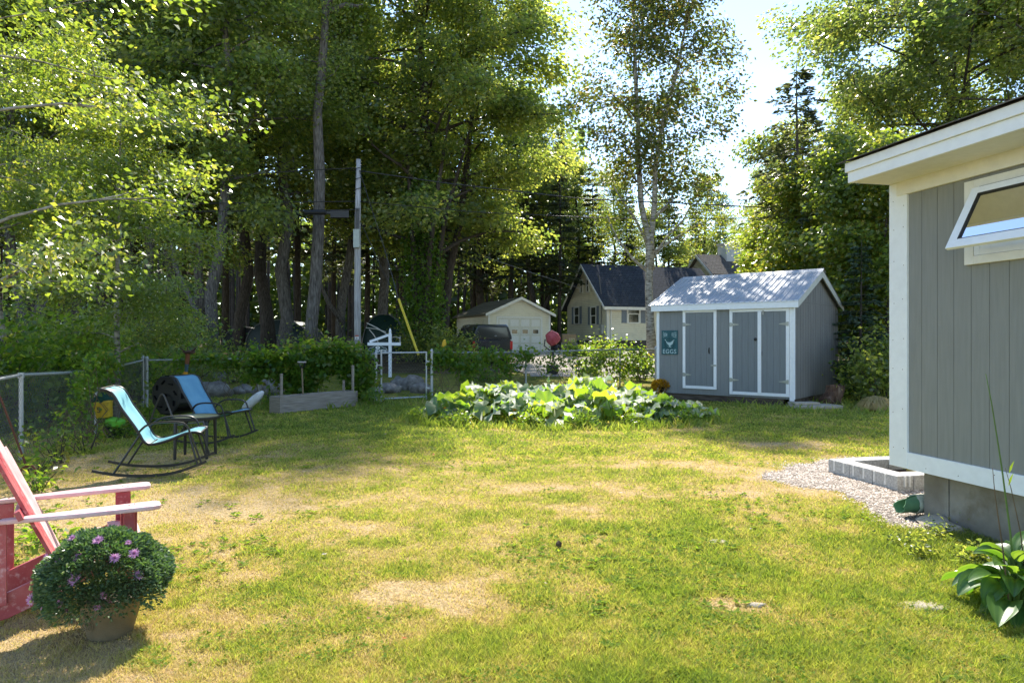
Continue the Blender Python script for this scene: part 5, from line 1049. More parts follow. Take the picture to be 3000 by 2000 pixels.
q=MB(); q.lathe([(.0,0),(.085,0),(.085,.004),(0,.004)],(0,-.0165,.105),20,M=Matrix.Rotation(R(90),4,'X')@Matrix.Scale(.75,4,(0,1,0))); q.build('oval',M['white'],gs)
text('D',.10,gs,(0,-.022,.07),(R(90),0,0),flat('sign_green_ink',(.012,.05,.045)),extrude=.001); text('G  BEATTIE',.135,gs,(.04,-.015,-.065),(R(90),0,0),M['white'],extrude=.002,sx=.82)
for s_ in (-1,1):
    q=MB(); q.tube([(s_*hw*.7,0,.10),(s_*hw*.7,0,.20)],.006,5); q.build('hook',M['blackmetal'],gs)
# ---------------------------------------------------------------- garage
def frame_thing(name,label,cat,C,dx): return thing(name,label,cat,C,math.atan2(dx[1],dx[0]))
gd=(.928,.371); gc=W(1431.5,44); gar=frame_thing('garage','small cream clapboard garage with a panelled door behind the dark truck','garage',gc,gd)
gz=gc.z; Lg=4.35; Dg=6.9; ez=Z(918,44)-gz; pk=Z(872,44.9)-gz-.08
q=MB(); q.prism([(0,-.3),(Lg,-.3),(Lg,ez),(Lg/2,pk),(0,ez)],lambda a,b_,d:Vector((a,d,b_)),0,.15); q.build('front_wall',M['clap'],gar)
# side wall uses x-run boards too
q=MB(); q.box(0,.12,.152,Dg,-.3,ez); q.build('side_wall',M['clap'],gar); q=MB(); q.box(Lg-.12,Lg,.152,Dg,-.3,ez); q.box(.12,Lg-.12,Dg-.12,Dg,-.3,ez); q.build('side_wall',M['clap'],gar)
def gabroof(parent,x0,x1,y0,y1,ze,zp,ridge_x=True,ov=.3,th=.12,mat=None,name='roof'):
    q=MB()
    if ridge_x:   # ridge along x
        ym=(y0+y1)/2; s_=(zp-ze)/((y1-y0)/2)
        q.prism([(y0-ov,ze-ov*s_),(ym,zp),(y1+ov,ze-ov*s_),(y1+ov,ze-ov*s_+th),(ym,zp+th),(y0-ov,ze-ov*s_+th)],lambda a,b_,d:Vector((d,a,b_)),x0-ov,x1+ov)
    else:
        xm=(x0+x1)/2; s_=(zp-ze)/((x1-x0)/2)
        q.prism([(x0-ov,ze-ov*s_),(xm,zp),(x1+ov,ze-ov*s_),(x1+ov,ze-ov*s_+th),(xm,zp+th),(x0-ov,ze-ov*s_+th)],lambda a,b_,d:Vector((a,d,b_)),y0-ov,y1+ov)
    return q.build(name,mat,parent)
M['shingle_mossX']=M['shingle_moss']
gabroof(gar,0,Lg,0,Dg,ez,pk,False,.28,.10,M['shingle_moss'])
q=MB(); s_=(pk-ez)/(Lg/2)
q.prism([(-.30,ez-.30*s_-.06),(Lg/2,pk-.06),(Lg+.30,ez-.30*s_-.06),(Lg+.30,ez-.30*s_+.12),(Lg/2,pk+.12),(-.30,ez-.30*s_+.12)],lambda a,b_,d:Vector((a,d,b_)),-.33,-.285); q.build('bargeboard',M['creamwhite'],gar)
q=MB(); q.box(0-.03,.10,-.03,-.002,-.3,ez-.02); q.build('corner_trim',M['creamwhite'],gar); q=MB(); q.box(Lg-.10,Lg+.03,-.03,-.002,-.3,ez-.02); q.build('corner_trim',M['creamwhite'],gar)
d0,d1=plane_solver(gc,gd,1459.5),plane_solver(gc,gd,1583.8); dz=Z(931.5,44.7)-gz
q=MB(); q.box(d0-.12,d0,-.035,-.003,-.1,dz+.1); q.box(d1,d1+.12,-.035,-.003,-.1,dz+.1); q.box(d0,d1,-.035,-.003,dz,dz+.1); q.build('door_frame',M['creamwhite'],gar)
q=MB(); q.box(d0,d1,-.02,-.004,-.1,dz); gdoor=q.build('garage_door',flat('cream_door',(.62,.60,.50),.55),gar)
q=MB(); ww=(d1-d0)/4
for r_ in range(4):
    z0=dz-.05-(r_+1)*(dz+.02)/4+.04
    for c_ in range(4):
        if r_==1: continue
        x0=d0+ww*c_+.08; q.box(x0,x0+ww-.16,-.034,-.021,z0+.03,z0+(dz)/4-.08)
for r_ in range(1,4): q.box(d0+.005,d1-.005,-.0225,-.0205,dz-(dz)/4*r_-.012,dz-(dz)/4*r_+.003)
q.build('door_panel',M['creamwhite'],gdoor)
zw=Z(971,44.5)-gz
for c_ in range(4):
    x0=d0+ww*c_+.14; q=MB(); q.box(x0,x0+ww-.28,-.032,-.0215,zw-.17,zw+.17); w_=q.build('window_frame',M['creamwhite'],gdoor); MB().box(x0+.04,x0+ww-.32,-.036,-.0325,zw-.13,zw+.13).build('pane',M['pane'],w_)
# ---------------------------------------------------------------- cream house behind
hd=(.9487,.3162); hc=W(1778,46); hz0=Z(997,46); ch=frame_thing('cream_house','old cream clapboard house with blue grey shingle roof and grey shutters','house',(hc.x,hc.y,hz0),hd)
ez2=Z(887,46)-hz0; pk2=Z(772,49.2)-hz0-.15; Lh=9.2; Dh=6.8
q=MB(); q.box(.0,Lh+8,0,.15,0,ez2); q.build('front_wall',M['clap'],ch)
q=MB(); q.prism([(.152,0),(Dh,0),(Dh,ez2),(Dh/2,pk2),(.152,ez2+.06)],lambda a,b_,d:Vector((d,a,b_)),0,.15)
def clap2(name,c,pitch): # boards seen on the gable: run along y, grooves by z, fine with the same material
    return M['clap']
q.build('gable_wall',M['clap'],ch)
q=MB(); q.box(-.04,Lh+8,-.05,.2,-2.2,-.003); q.box(-.04,.2,.21,Dh+.04,-2.2,-.003); q.build('foundation',surf('dark_fieldstone',[(.3,(.04,.035,.03)),(.7,(.10,.09,.08))],sc=2,rough=.95,bump=.8),ch)
gabroof(ch,0,Lh,0,Dh,ez2,pk2,True,.38,.12,M['shingle_blue'])
q=MB(); s2=(pk2-ez2)/(Dh/2); q.prism([(-.40,ez2-.40*s2-.12),(Dh/2,pk2-.13),(Dh+.40,ez2-.40*s2-.12),(Dh+.40,ez2-.40*s2+.08),(Dh/2,pk2+.09),(-.40,ez2-.40*s2+.08)],lambda a,b_,d:Vector((d,a,b_)),-.43,-.385); q.build('bargeboard',M['creamwhite'],ch)
q=MB(); q.box(-.39,Lh+8,-.43,-.385,ez2-.40*s2-.14,ez2-.40*s2+.06); q.build('eave_fascia',M['creamwhite'],ch)
q=MB(); q.box(-.025,.14,-.03,-.002,0,ez2-.03); q.box(-.028,-.002,-.03,.12,0,ez2-.03); q.build('corner_trim',M['creamwhite'],ch); q=MB(); q.tube([(.28,-.06,ez2-.35),(.28,-.06,-.2)],.05,8); q.build('downspout',M['creamwhite'],ch)
def hwin(u,z,w,h,face='front',shut=True):
    q=MB(); 
    if face=='front': bx=lambda x0,x1,d0,d1,z0,z1:q.box(x0,x1,-d1,-d0,z0,z1)
    else: bx=lambda x0,x1,d0,d1,z0,z1:q.box(-d1,-d0,x0,x1,z0,z1)
    bx(u-w/2-.1,u-w/2,.002,.05,z-h/2-.08,z+h/2+.1); bx(u+w/2,u+w/2+.1,.002,.05,z-h/2-.08,z+h/2+.1); bx(u-w/2,u+w/2,.002,.05,z+h/2,z+h/2+.1); bx(u-w/2,u+w/2,.002,.05,z-h/2-.08,z-h/2); bx(u-w/2,u+w/2,.002,.04,z-.03,z+.03)
    bx(u-w/2,u-w/2+.05,.002,.035,z-h/2,z-.03); bx(u+w/2-.05,u+w/2,.002,.035,z-h/2,z-.03)
    f_=q.build('window',M['creamwhite'],ch); q=MB(); bx(u-w/2+.05,u+w/2-.05,.004,.012,z-h/2,z-.03); bx(u-w/2+.001,u+w/2-.001,.004,.012,z+.03,z+h/2); q.build('pane',M['pane'],f_)
    if shut:
        for s_ in (-1,1):
            q=MB(); c_=u+s_*(w/2+.10+.20); bx(c_-.19,c_+.19,.002,.03,z-h/2-.05,z+h/2+.08); 
            for k in range(12): 
                zz=z-h/2+k*(h/12); bx(c_-.15,c_+.15,.031,.04,zz,zz+h/24)
            q.build('shutter',flat('grey_blue_shutter',(.20,.23,.27),.7),ch)
hwin(plane_solver(hc,hd,1856),Z(920,47)-hz0,.85,1.15)
gb2=(-.3162,.9487)
hwin(plane_solver(hc,gb2,1739),Z(924,47.5)-hz0,.8,1.15,'side'); hwin(plane_solver(hc,gb2,1690),Z(924,50.5)-hz0,.8,1.15,'side')
hwin(Dh/2-.35,Z(836,49)-hz0,.35,.85,'side',False); hwin(Dh/2+.75,Z(836,49)-hz0,.35,.85,'side',False)
q=MB(); u_=plane_solver(hc,gb2,1766); q.box(-.2,-.002,u_-.22,u_+.22,Z(978,46.5)-hz0,Z(950,46.5)-hz0); q.build('electric_meter',flat('meter_grey',(.40,.40,.38),.6),ch,bevel=.01)
q=MB(); q.tube([(-.12,u_,Z(950,46.5)-hz0),(-.10,u_,ez2+.5),(-.25,u_+.1,ez2+1.9)],.03,6); q.tube([(-.1,u_+.3,.3),(-.1,u_+1.5,.35),(-.1,u_+2.2,.15)],.03,6); q.build('conduit',M['galvdark'],ch)
# taller rear wing: gable faces left, ridge parallel
wy0=4.1; wy1=7.9; wx=11.3; we=6.85-hz0; wpk=8.55-hz0
q=MB(); q.prism([(wy0,0),(wy1,0),(wy1,we),((wy0+wy1)/2,wpk-.25),(wy0,we)],lambda a,b_,d:Vector((d,a,b_)),wx,wx+.15); q.box(wx+.152,wx+9,wy0,wy0+.15,0,we); q.build('wing_wall',M['clap'],ch)
gabroof(ch,wx,wx+9,wy0,wy1,we,wpk-.2,True,.4,.12,M['shingle_brown'])
s3=(wpk-.2-we)/((wy1-wy0)/2); ym=(wy0+wy1)/2; q=MB(); q.prism([(wy0-.42,we-.42*s3-.16),(ym,wpk-.2-.14),(wy1+.42,we-.42*s3-.16),(wy1+.42,we-.42*s3+.06),(ym,wpk-.2+.10),(wy0-.42,we-.42*s3+.06)],lambda a,b_,d:Vector((d,a,b_)),wx-.45,wx-.405); q.build('wing_bargeboard',M['creamwhite'],ch)
cc=W(2138,56,Z(740,56)); L_=FR[ch.name].inverted()@cc; q=MB(); q.box(L_.x-.75,L_.x+.75,L_.y-.6,L_.y+.6,L_.z-1.6,L_.z+.62); q.build('dormer_box',surf('white_clapboard_box',[(.3,(.55,.56,.55)),(.7,(.66,.67,.66))],sc=3,rough=.6),ch); q=MB(); q.box(L_.x-.82,L_.x+.82,L_.y-.67,L_.y+.67,L_.z+.622,L_.z+.72); q.build('dormer_cap',M['creamwhite'],ch)
# crate, cement mixer
cb=W(1667,42); q=MB(); q.box(-.42,.42,-.3,.3,.0,.52)
crt=thing('wooden_crate','tan plywood box standing by the cream house corner','box',(cb.x,cb.y,Z(1004,42)-.0)); q.build('case',flat('tan_plywood',(.26,.19,.11),.8,var=.2),crt,bevel=.01)
q=MB(); [q.box(-.02+.13*i,.07+.13*i,-.305,-.298,.1,.3) for i in range(3)]; q.build('slot',flat('slot_buff',(.42,.36,.24)),crt); q=MB(); q.box(-.44,.44,-.31,.31,.523,.545); q.build('lid',M['oldwood'],crt); q=MB(); q.box(-.5,.5,-.35,.35,-1.2,-.003); q.build('pedestal',M['rock'],crt)
mc=W(1619,27); mx_=thing('cement_mixer','faded red cement mixer drum on a wheeled frame in front of the garage','mixer',(mc.x,mc.y,mc.z),R(10)); zz=Z(990,27)-mc.z
Mt=Matrix.Translation((0,0,zz))@Matrix.Rotation(R(-38),4,'Y')
q=MB(); q.lathe([(.0,-.26),(.14,-.26),(.26,-.20),(.29,-.02),(.28,.05),(.17,.26),(.155,.27),(.145,.25),(.25,.03),(0,-.2)],n=10,M=Mt,cap=False); q.build('drum',surf('faded_red_drum',[(.3,(.32,.04,.055)),(.7,(.42,.09,.10))],sc=6,rough=.6,dirt=((.3,.2,.18),8,.6)),mx_)
q=MB(); q.tube([(-.3,0,zz-.05),(-.34,0,zz-.3),(-.1,0,zz-.5),(.1,0,zz-.5),(.34,0,zz-.3),(.3,0,zz-.05)],.025,8); q.tube([(0,-.25,.25),(0,-.12,zz-.5),(0,.3,.05)],.025,8); q.tube([(-.25,.0,.0),(0,0,zz-.5)],.022,8); q.build('frame',M['blackmetal'],mx_); q=MB(); q.rock((.12,.0,zz-.38),.13,.12,.14,seed=2); q.tube([(.2,0,zz-.3),(.35,0,zz-.42)],.05,8); q.build('motor',M['blackplastic'],mx_)
for s_ in (-1,1):
    q=MB(); q.lathe([(.0,-.03),(.15,-.03),(.18,-.02),(.18,.02),(.15,.03),(0,.03)],(0,s_*.3,.18),16,M=Matrix.Rotation(R(90),4,'X')); q.build('wheel',M['blackplastic'],mx_)
# ---------------------------------------------------------------- truck
tc=W(1385.6,31.5); trx=(.954,.30); tr=frame_thing('pickup_truck','dark pickup truck with a black cap parked in front of the garage','truck',tc,trx)
paint=flat('dark_grey_paint',(.018,.019,.021),.25,.6,var=.1,coat=.6); tw_=1.92
# local: x across the rear (0..tw), y forward (length), z up; rounded sections
def section(q,x0,x1,secs,name,mat,parent,sm=True):
    """secs: (y, z0, z1, inset bottom, inset top) chained loft of rounded boxes"""
    vs=[];n=12
    for (y,z0,z1,i0,i1) in secs:
        r=min(.12,(z1-z0)*.3); pts=[(x0+i0,z0),(x0+i0*.8,z0+r),(x0+i0*.6+i1*.4,(z0+z1)/2),(x0+i1,z1-r),(x0+i1+r*.35,z1-r*.3),(x0+i1+r,z1)]
        pts=pts+[(x0+x1-a,b_) for a,b_ in reversed(pts)]; vs+=[(a,y,b_) for a,b_ in pts]
    m=len(secs); fs=[(i*n+k,i*n+(k+1)%n,(i+1)*n+(k+1)%n,(i+1)*n+k) for i in range(m-1) for k in range(n)]+[tuple(range(n)),tuple((m-1)*n+k for k in range(n))]
    q.add(vs,fs); return q.build(name,mat,parent,smooth=True,bevel=.015)
body=section(MB(),0,tw_,[(0,.48,1.12,.04,.03),(.05,.42,1.15,.0,.0),(2.0,.40,1.15,0,0),(3.9,.40,1.15,0,0),(4.6,.40,1.10,.0,.04),(5.3,.45,1.0,.10,.12)],'body',paint,tr)
section(MB(),0,tw_,[(.03,1.152,1.78,.03,.20),(.12,1.152,1.86,.03,.17),(1.2,1.152,1.88,.03,.17),(1.95,1.152,1.87,.03,.17)],'truck_cap',paint,tr)
section(MB(),0,tw_,[(1.97,1.152,1.84,.03,.20),(2.2,1.152,1.90,.03,.18),(3.1,1.152,1.88,.03,.20),(3.9,1.152,1.18,.03,.1)],'cab',paint,tr)
q=MB(); q.prism([(.16,1.24),(tw_-.16,1.24),(tw_-.30,1.72),(.30,1.72)],lambda a,b_,d:Vector((a,d+(b_-1.24)*.03,b_)),-.002,.05); rw=q.build('rear_window',M['pane'],tr)
q=MB()
for (ya,yb) in ((.35,1.75),(2.15,3.05)): q.prism([(ya,1.25),(yb,1.25),(yb-.12,1.72),(ya+.08,1.72)],lambda a,b_,d:Vector((d+.02+(b_-1.2)*.19,a,b_)),-.0,.05)
q.build('side_window',M['pane'],tr)
for s_ in (0,1):
    x0=.0 if s_==0 else tw_-.13; q=MB(); q.box(x0,x0+.13,-.02,.12,.70,1.08); q.build('taillight',flat('red_lens',(.45,.02,.02),.2,.6),tr,bevel=.015)
q=MB(); q.box(-.0,tw_,-.16,-.0,.40,.55); q.build('bumper',flat('dark_chrome',(.12,.12,.13),.3,.5,metal=.8),tr,bevel=.03)
q=MB(); q.box(.22,tw_-.22,-.012,.0,.62,1.06); q.box(tw_/2-.13,tw_/2+.13,-.03,-.013,.90,.97); q.build('tailgate',paint,tr,bevel=.01)
q=MB(); q.box(tw_/2-.17,tw_/2+.17,-.185,-.162,.42,.53); q.build('number_plate',flat('plate_white',(.4,.4,.4)),tr)
text('1500',.07,rw,(tw_/2+.12,-.008,1.30),(R(90),0,0),flat('decal_white',(.5,.5,.5)),name='decal',extrude=.001)
for (x,y) in ((.10,1.05),(tw_-.10,1.05),(.1,4.4),(tw_-.1,4.4)):
    q=MB(); q.lathe([(.0,-.12),(.25,-.12),(.37,-.10),(.385,0),(.37,.10),(.25,.12),(0,.12)],(x,y,.38),24,M=Matrix.Rotation(R(90),4,'Y')); w_=q.build('wheel',M['blackplastic'],tr,smooth=True)
    q=MB(); q.lathe([(0,-.128),(.2,-.128),(.2,.128),(0,.128)],(x,y,.38),12,M=Matrix.Rotation(R(90),4,'Y')); q.build('rim',M['galvdark'],w_)
q=MB(); q.rock((-.18,3.35,1.25),.10,.08,.13,seed=1); q.build('mirror',paint,tr,smooth=True)
# ---------------------------------------------------------------- tarp shelters
def shelter(name,label,c,rz,w,l,h,rib,seed):
    t=thing(name,label,'shelter',c,rz); q=MB(); n=14; ny=7; rnd=random.Random(seed); vs=[]
    for j in range(ny+1):
        for i in range(n+1):
            a=math.pi*i/n; sg=.05*math.sin(j*2.1+i)*w*.3; vs.append((math.cos(a)*w/2*(1+.05*rnd.random()),l*j/ny,max(0,math.sin(a)**.7*h*(1+sg*.3)-.02*rnd.random())))
    q.add(vs,[(j*(n+1)+i,j*(n+1)+i+1,(j+1)*(n+1)+i+1,(j+1)*(n+1)+i) for j in range(ny) for i in range(n)]+[tuple(range(n+1))])
    q.build('tarp',rib,t,smooth='all'); q=MB(); q.tube([(math.cos(math.pi*i/12)*w/2*1.01,-.02,max(0,math.sin(math.pi*i/12)**.7*h*1.02)) for i in range(13)],.025,6); q.build('hoop',M['galvdark'],t,smooth='all')
s_=W(1124,38); shelter('tarp_shelter','dark green arched tarp shelter between the pole and the sign post',(s_.x,s_.y,s_.z),R(4),2.35,3.5,Z(921,38)-s_.z,flat('dark_green_tarp',(.008,.028,.022),.45,.4,var=.3),1)
s_=W(815,40); shelter('covered_boat','low dark tarp cover among the tree trunks left of the pole',(s_.x,s_.y,s_.z),R(-6),4.0,2.4,Z(938,40)-s_.z,flat('grey_green_tarp',(.022,.032,.032),.5,.4,var=.3),2)
s_=W(712,41); shelter('covered_boat','black tarp heap deepest in the woods left of the grey tarp cover',(s_.x,s_.y,s_.z),R(-6),2.6,2.4,Z(958,41)-s_.z,flat('black_tarp',(.010,.011,.012),.5,.4,var=.3),3)
for i,(a,b) in enumerate((((1075,946),(1136,981)),((1073,960),(1130,972)),((1082,965),(1108,1002)),((1150,988),(1172,991)),((1172,985),(1172,1010)))):
    q=MB(); p0=wp(a[0],a[1],34+i*.1); p1=wp(b[0],b[1],33.4+i*.1); q.tube([p0,p0.lerp(p1,.5)+Vector((0,0,.04)),p1],.022,6); tag(q.build('bare_pole',flat('bleached_pole',(.45,.43,.38),.7),None),'pale bare poles leaning at the dark green shelter','pole','pale poles at the shelter')
# ---------------------------------------------------------------- rocks, stump, mound
rk=[(620,1128,19,.55,.4,.30,'large grey boulder behind the chair side of the back fence'),(790,1122,19,.42,.35,.33,'pale boulder behind the fence left of the raised bed'),(640,1085,24,.6,.5,.30,'dark flat boulder farther back behind the left fence'),
    (1140,1120,20.5,.42,.35,.20,'pale flat rock at the base of the white sign post'),(1170,1098,22,.30,.3,.28,'rough grey rock behind the left half of the gate'),(1206,1105,21.5,.36,.33,.33,'grey rock heap top behind the middle of the gate'),(1235,1128,20.5,.35,.3,.22,'low grey rock behind the hinge side of the gate'),(1095,1140,20,.30,.25,.16,'small rock left of the gate behind the fence'),(700,1112,20,.2,.2,.15,'small pale stone between the boulders behind the fence'),(722,1108,20.4,.24,.2,.17,'small rounded stone just left of the pale boulder')]
for i,(px,py,Y,a,b_,c_,lab) in enumerate(rk):
    p=W(px,Y); q=MB(); q.rock((0,0,0),a,b_,c_,seed=i+20,n=14); o=q.build('boulder',M['rock'],None,smooth='all'); o.location=(p.x,p.y,p.z+c_*.35); tag(o,lab,'rock')
p=W(2424,17.0,0); st=thing('tree_stump','old rotten stump against the right rear side of the shed','stump',(p.x+.15,p.y,0)); q=MB(); q.lathe([(.30,-.05),(.27,.1),(.22,.30),(.24,.44),(.20,.46),(.0,.40)],n=14); o=q.build('stump_wood',surf('rotten_wood',[(.3,(.06,.035,.025)),(.5,(.14,.085,.06)),(.7,(.24,.17,.13))],sc=4,stretch=(3,3,.6),rough=.95,bump=1,bsc=9,bdist=.05),st)
for v in o.data.vertices: d=mnoise.noise(v.co*4); v.co+=Vector((v.co.x,v.co.y,0))*d*.7+Vector((0,0,d*.1))
p=W(2560,15.6,0); dm=thing('dry_grass_mound','rounded clump of dry straw grass between the shed and the grey house','grass clump',(p.x+.05,p.y,0)); dm.scale=(.72,.72,.66); n=2600
a=RS.uniform(0,6.28,n); e=RS.uniform(.15,1.4,n); L_=RS.uniform(.3,.6,n); B=np.stack([np.cos(a)*.05,np.sin(a)*.05,np.zeros(n)],1)
T=np.stack([np.cos(a)*np.cos(e)*L_,np.sin(a)*np.cos(e)*L_,np.sin(e)*L_*.8],1); T2=np.stack([np.cos(a)*(np.cos(e)*L_+.14),np.sin(a)*(np.cos(e)*L_+.14),np.maximum(.01,np.sin(e)*L_*.8-.18)],1); s_=np.stack([-np.sin(a),np.cos(a),np.zeros(n)],1)*.008
V=np.stack([B-s_,B+s_,T+s_,T2,T-s_],1); V6=np.concatenate([V[:,:4],V[:,3:4]-(s_*.3)[:,None],V[:,4:5]],1).reshape(-1,3); qq=np.arange(n)*6
npmesh('blades',V6,np.concatenate([np.stack([qq,qq+1,qq+2,qq+5],1),np.stack([qq+5,qq+2,qq+3,qq+4],1)]),M['grass'],dm,np.tile(RS.uniform(.7,.95,n),2))
# ---------------------------------------------------------------- trees
def tree(name,label,c,group=None): return thing(name,label,'tree',c,0,group)
def tpath(h,lean=(0,0),wob=.15,n=9,seed=0):
    rnd=random.Random(seed); return [Vector((lean[0]*(z/h)+rnd.uniform(-wob,wob)*(i>0),lean[1]*(z/h)+rnd.uniform(-wob,wob)*(i>0),z)) for i,z in enumerate(np.linspace(-.3,h,n))]
dome=lambda r:(lambda t:r*(.45+.55*math.sin(math.pi*min(1,(t*.85+.22))))*(1-.45*t*t))
def ivyclad(parent,h,r,n,seed):
    rs=np.random.RandomState(seed); z=rs.rand(n)**.8*h; a=rs.uniform(0,6.28,n); rr=r*(1-.4*z/h)*(.6+.5*np.abs(np.sin(z*1.7+a*2)))*rs.uniform(.5,1.1,n)
    C=np.stack([np.cos(a)*rr,np.sin(a)*rr,z],1)+rs.normal(size=(n,3))*.08; V,FA,v=leaves(C,.15,droop=.7,wide=.8); return npmesh('ivy',V,FA,M['lf_vine'],parent,v*.6)
# big ivy covered maple, centre
c=W(1238,34); t=tree('maple_tree','large spreading maple with ivy covered trunk right of the utility pole',c)
broad('m',1,[Vector((0,0,-.3)),Vector((.1,0,3)),Vector((.1,.1,6)),Vector((.2,0,10)),Vector((.0,.2,14)),Vector((-.4,0,19)),Vector((-.9,0,25.2))],.42,M['lf_maple'],M['barkdark'],5.0,lambda q:6.4*(.62+.38*math.sin(math.pi*min(1,q*.8+.25)))*(1-.3*q*q),44,50,.215,spread=.62,rise=.5,parent=t,bias=(1,-.2,.05),sag=.30,flatz=.75)
ivyclad(t,9.5,1.25,9000,3)
q=MB(); rnd=random.Random(9)
for k in range(5): a=k*1.3; q.tube([(math.cos(a)*.35,math.sin(a)*.3,0),(math.cos(a)*.45,math.sin(a)*.4,3),(math.cos(a)*.9+.2,math.sin(a)*.8,7),(math.cos(a)*1.9+.6,math.sin(a)*1.4,12)],[.17,.15,.12,.05],8)
q.build('side_stem',M['barkdark'],t,smooth='all')
c=W(1290,36); t=tree('maple_tree','second maple stem standing tight behind the ivy covered maple',c)
broad('m',21,tpath(19.5,(2.6,0),.12,seed=4),.26,M['lf_maple'],M['barkdark'],6.0,lambda q:5.4*(.7+.3*math.sin(math.pi*q))*(1-.4*q*q),32,56,.205,spread=.60,rise=.45,parent=t,sag=.3,flatz=.75)
# tall bare grey trunk with bent top
c=W(915,27.5); t=tree('dead_tree','tall nearly bare grey trunk with crooked dead top branches left of the pole',c)
u=27.5/F; pts=[(915,1040),(912,960),(925,840),(933,700),(937,560),(932,450),(930,380),(942,280),(950,180),(955,90),(962,50)]
path=[Vector(((px-915)*u,0,Z(py,30)-c.z)) for px,py in pts]; q=MB(); q.tube(path,[.29,.25,.25,.235,.22,.20,.185,.175,.16,.15,.12],12); q.build('trunk',M['barkgrey'],t,smooth='all')
q=MB()
for pts,rs_ in (([(957,95),(985,62),(1020,45),(1050,15),(1070,-20)],[.11,.12,.11,.10,.07]),([(950,118),(975,105),(1010,88),(1042,90),(1060,80)],[.09,.10,.08,.06,.02]),([(962,50),(968,10),(975,-60)],[.10,.07,.05]),([(935,190),(915,170),(900,150),(885,100)],[.03,.025,.02,.008]),([(945,180),(900,190),(870,150),(850,120)],[.03,.025,.02,.008]),([(1040,30),(1085,40),(1130,20)],[.05,.04,.01]),([(930,250),(890,240),(870,215)],[.03,.02,.008]),([(940,300),(975,280),(1000,240)],[.03,.02,.008])):
    q.tube([Vector(((px-915)*u,.1*i,Z(py,30)-c.z)) for i,(px,py) in enumerate(pts)],rs_,8)
q.build('limbs',M['barkgrey'],t,smooth='all')
rs=np.random.RandomState(4); cl=np.array([[(px-915)*u,rs.normal()*.5,Z(py,27.5)-c.z,.5] for px,py in ((890,120),(875,60),(905,30),(870,200),(885,240),(900,300),(1000,240),(985,180),(1000,60),(930,10),(860,20),(960,-20))])
idx=rs.randint(0,len(cl),3600); C=cl[idx,:3]+rs.normal(size=(3600,3))*.55; V,FA,v=leaves(C,.14); npmesh('crown',V,FA,M['lf_maple'],t,v)
# tall oaks of the left wood: three built, others copied
PR=lambda r:(lambda q:r*(.55+.45*math.sin(math.pi*min(1,q*.8+.2)))*(1-.45*q*q))
specs=[('a',827,34.5,.33,(.1,0),26,8.0,4.9,28,44,'tall dark trunk oak just left of the bare grey trunk',M['barkgrey'],M['lf_maple']),
       ('b',788,36.5,.36,(-2.2,0),26,7.5,5.0,28,44,'dark oak leaning left beside the straight dark trunk',M['barkdark'],M['lf_dark']),
       ('c',632,27,.27,(.5,0),18.5,6.0,4.6,26,44,'lichen speckled grey trunk tree behind the fence bend',M['barkgrey'],M['lf_maple'])]
made=[]
for i,(n_,px,Y,r0,ln,h,z0,rr,nl,per,lab,bk_m,lfm) in enumerate(specs):
    c=W(px,Y); t=tree('oak_tree',lab,c); broad(n_,40+i,tpath(h,ln,.30,n=12,seed=20+i),r0,lfm,bk_m,z0,PR(rr),nl,per,.205,spread=.62,rise=.5,parent=t,sag=.3,flatz=.75,bias=(0,1,.35)); made.append(t)
q=MB(); q.tube([(-.05,0,1.6),(-.8,-.1,2.6),(-1.5,-.2,4.2),(-1.7,-.2,5.5)],[.14,.12,.10,.04],8); q.build('low_limb',M['barkgrey'],made[2],smooth='all')
cps=[(2,574,30.5,1.9,.86,'slim tree just left of the lichen speckled trunk'),(0,430,29.5,.7,.70,'tree rising behind the thin near birch trunk'),(1,235,28.5,2.5,.68,'oak standing in the far left wood behind the bushes'),(2,60,26,4.0,.82,'tree at the left picture edge behind the near birch'),(0,-150,28,5,.66,'tree just beyond the left picture edge'),
     (1,700,41,4.1,1.0,'tree deep in the wood between the two leaning trunks'),(2,1010,39,.3,1.08,'tree directly behind the utility pole'),(0,500,41,3.3,1.0,'tree deep in the wood left of the slim trunk'),(1,320,40,1.1,1.0,'tree deep in the wood over the left fence bend'),(2,120,38,2.2,1.1,'tree deep in the far left of the wood'),
     (0,1120,42,3.9,1.02,'tree deep behind the dark green tarp shelter'),(1,1420,55,.9,1.03,'tree rising behind the garage roof'),(2,1560,57,2.9,1.05,'tree behind the gap between the garage and cream house'),(0,-400,33,3.9,.7,'tree well beyond the left edge of the wood'),(1,1700,56,1.1,.56,'low broad tree behind the cream house ridge left'),(0,1800,57,2.1,.54,'low broad tree behind the cream house ridge, left of the slender birch'),(2,1930,58,3.1,.62,'low broad tree seen through the slender birch'),(1,2060,68,4.1,.62,'low broad tree behind the cream house wing'),(0,2240,60,5.1,.60,'low broad tree right of the white dormer box'),(2,2300,46,.3,.62,'low broad tree behind the thin spruce'),(1,2760,40,2.2,1.0,'dark tree behind the large right hand maple'),(1,1610,60,5.5,.75,'broad tree behind the cream house left gable')]
for k,px,Y,rz_,s_,lab in cps:
    c=W(px,Y); t=copy_tree(made[k],None,c,rz_,(s_,s_,s_)); t['label']=lab
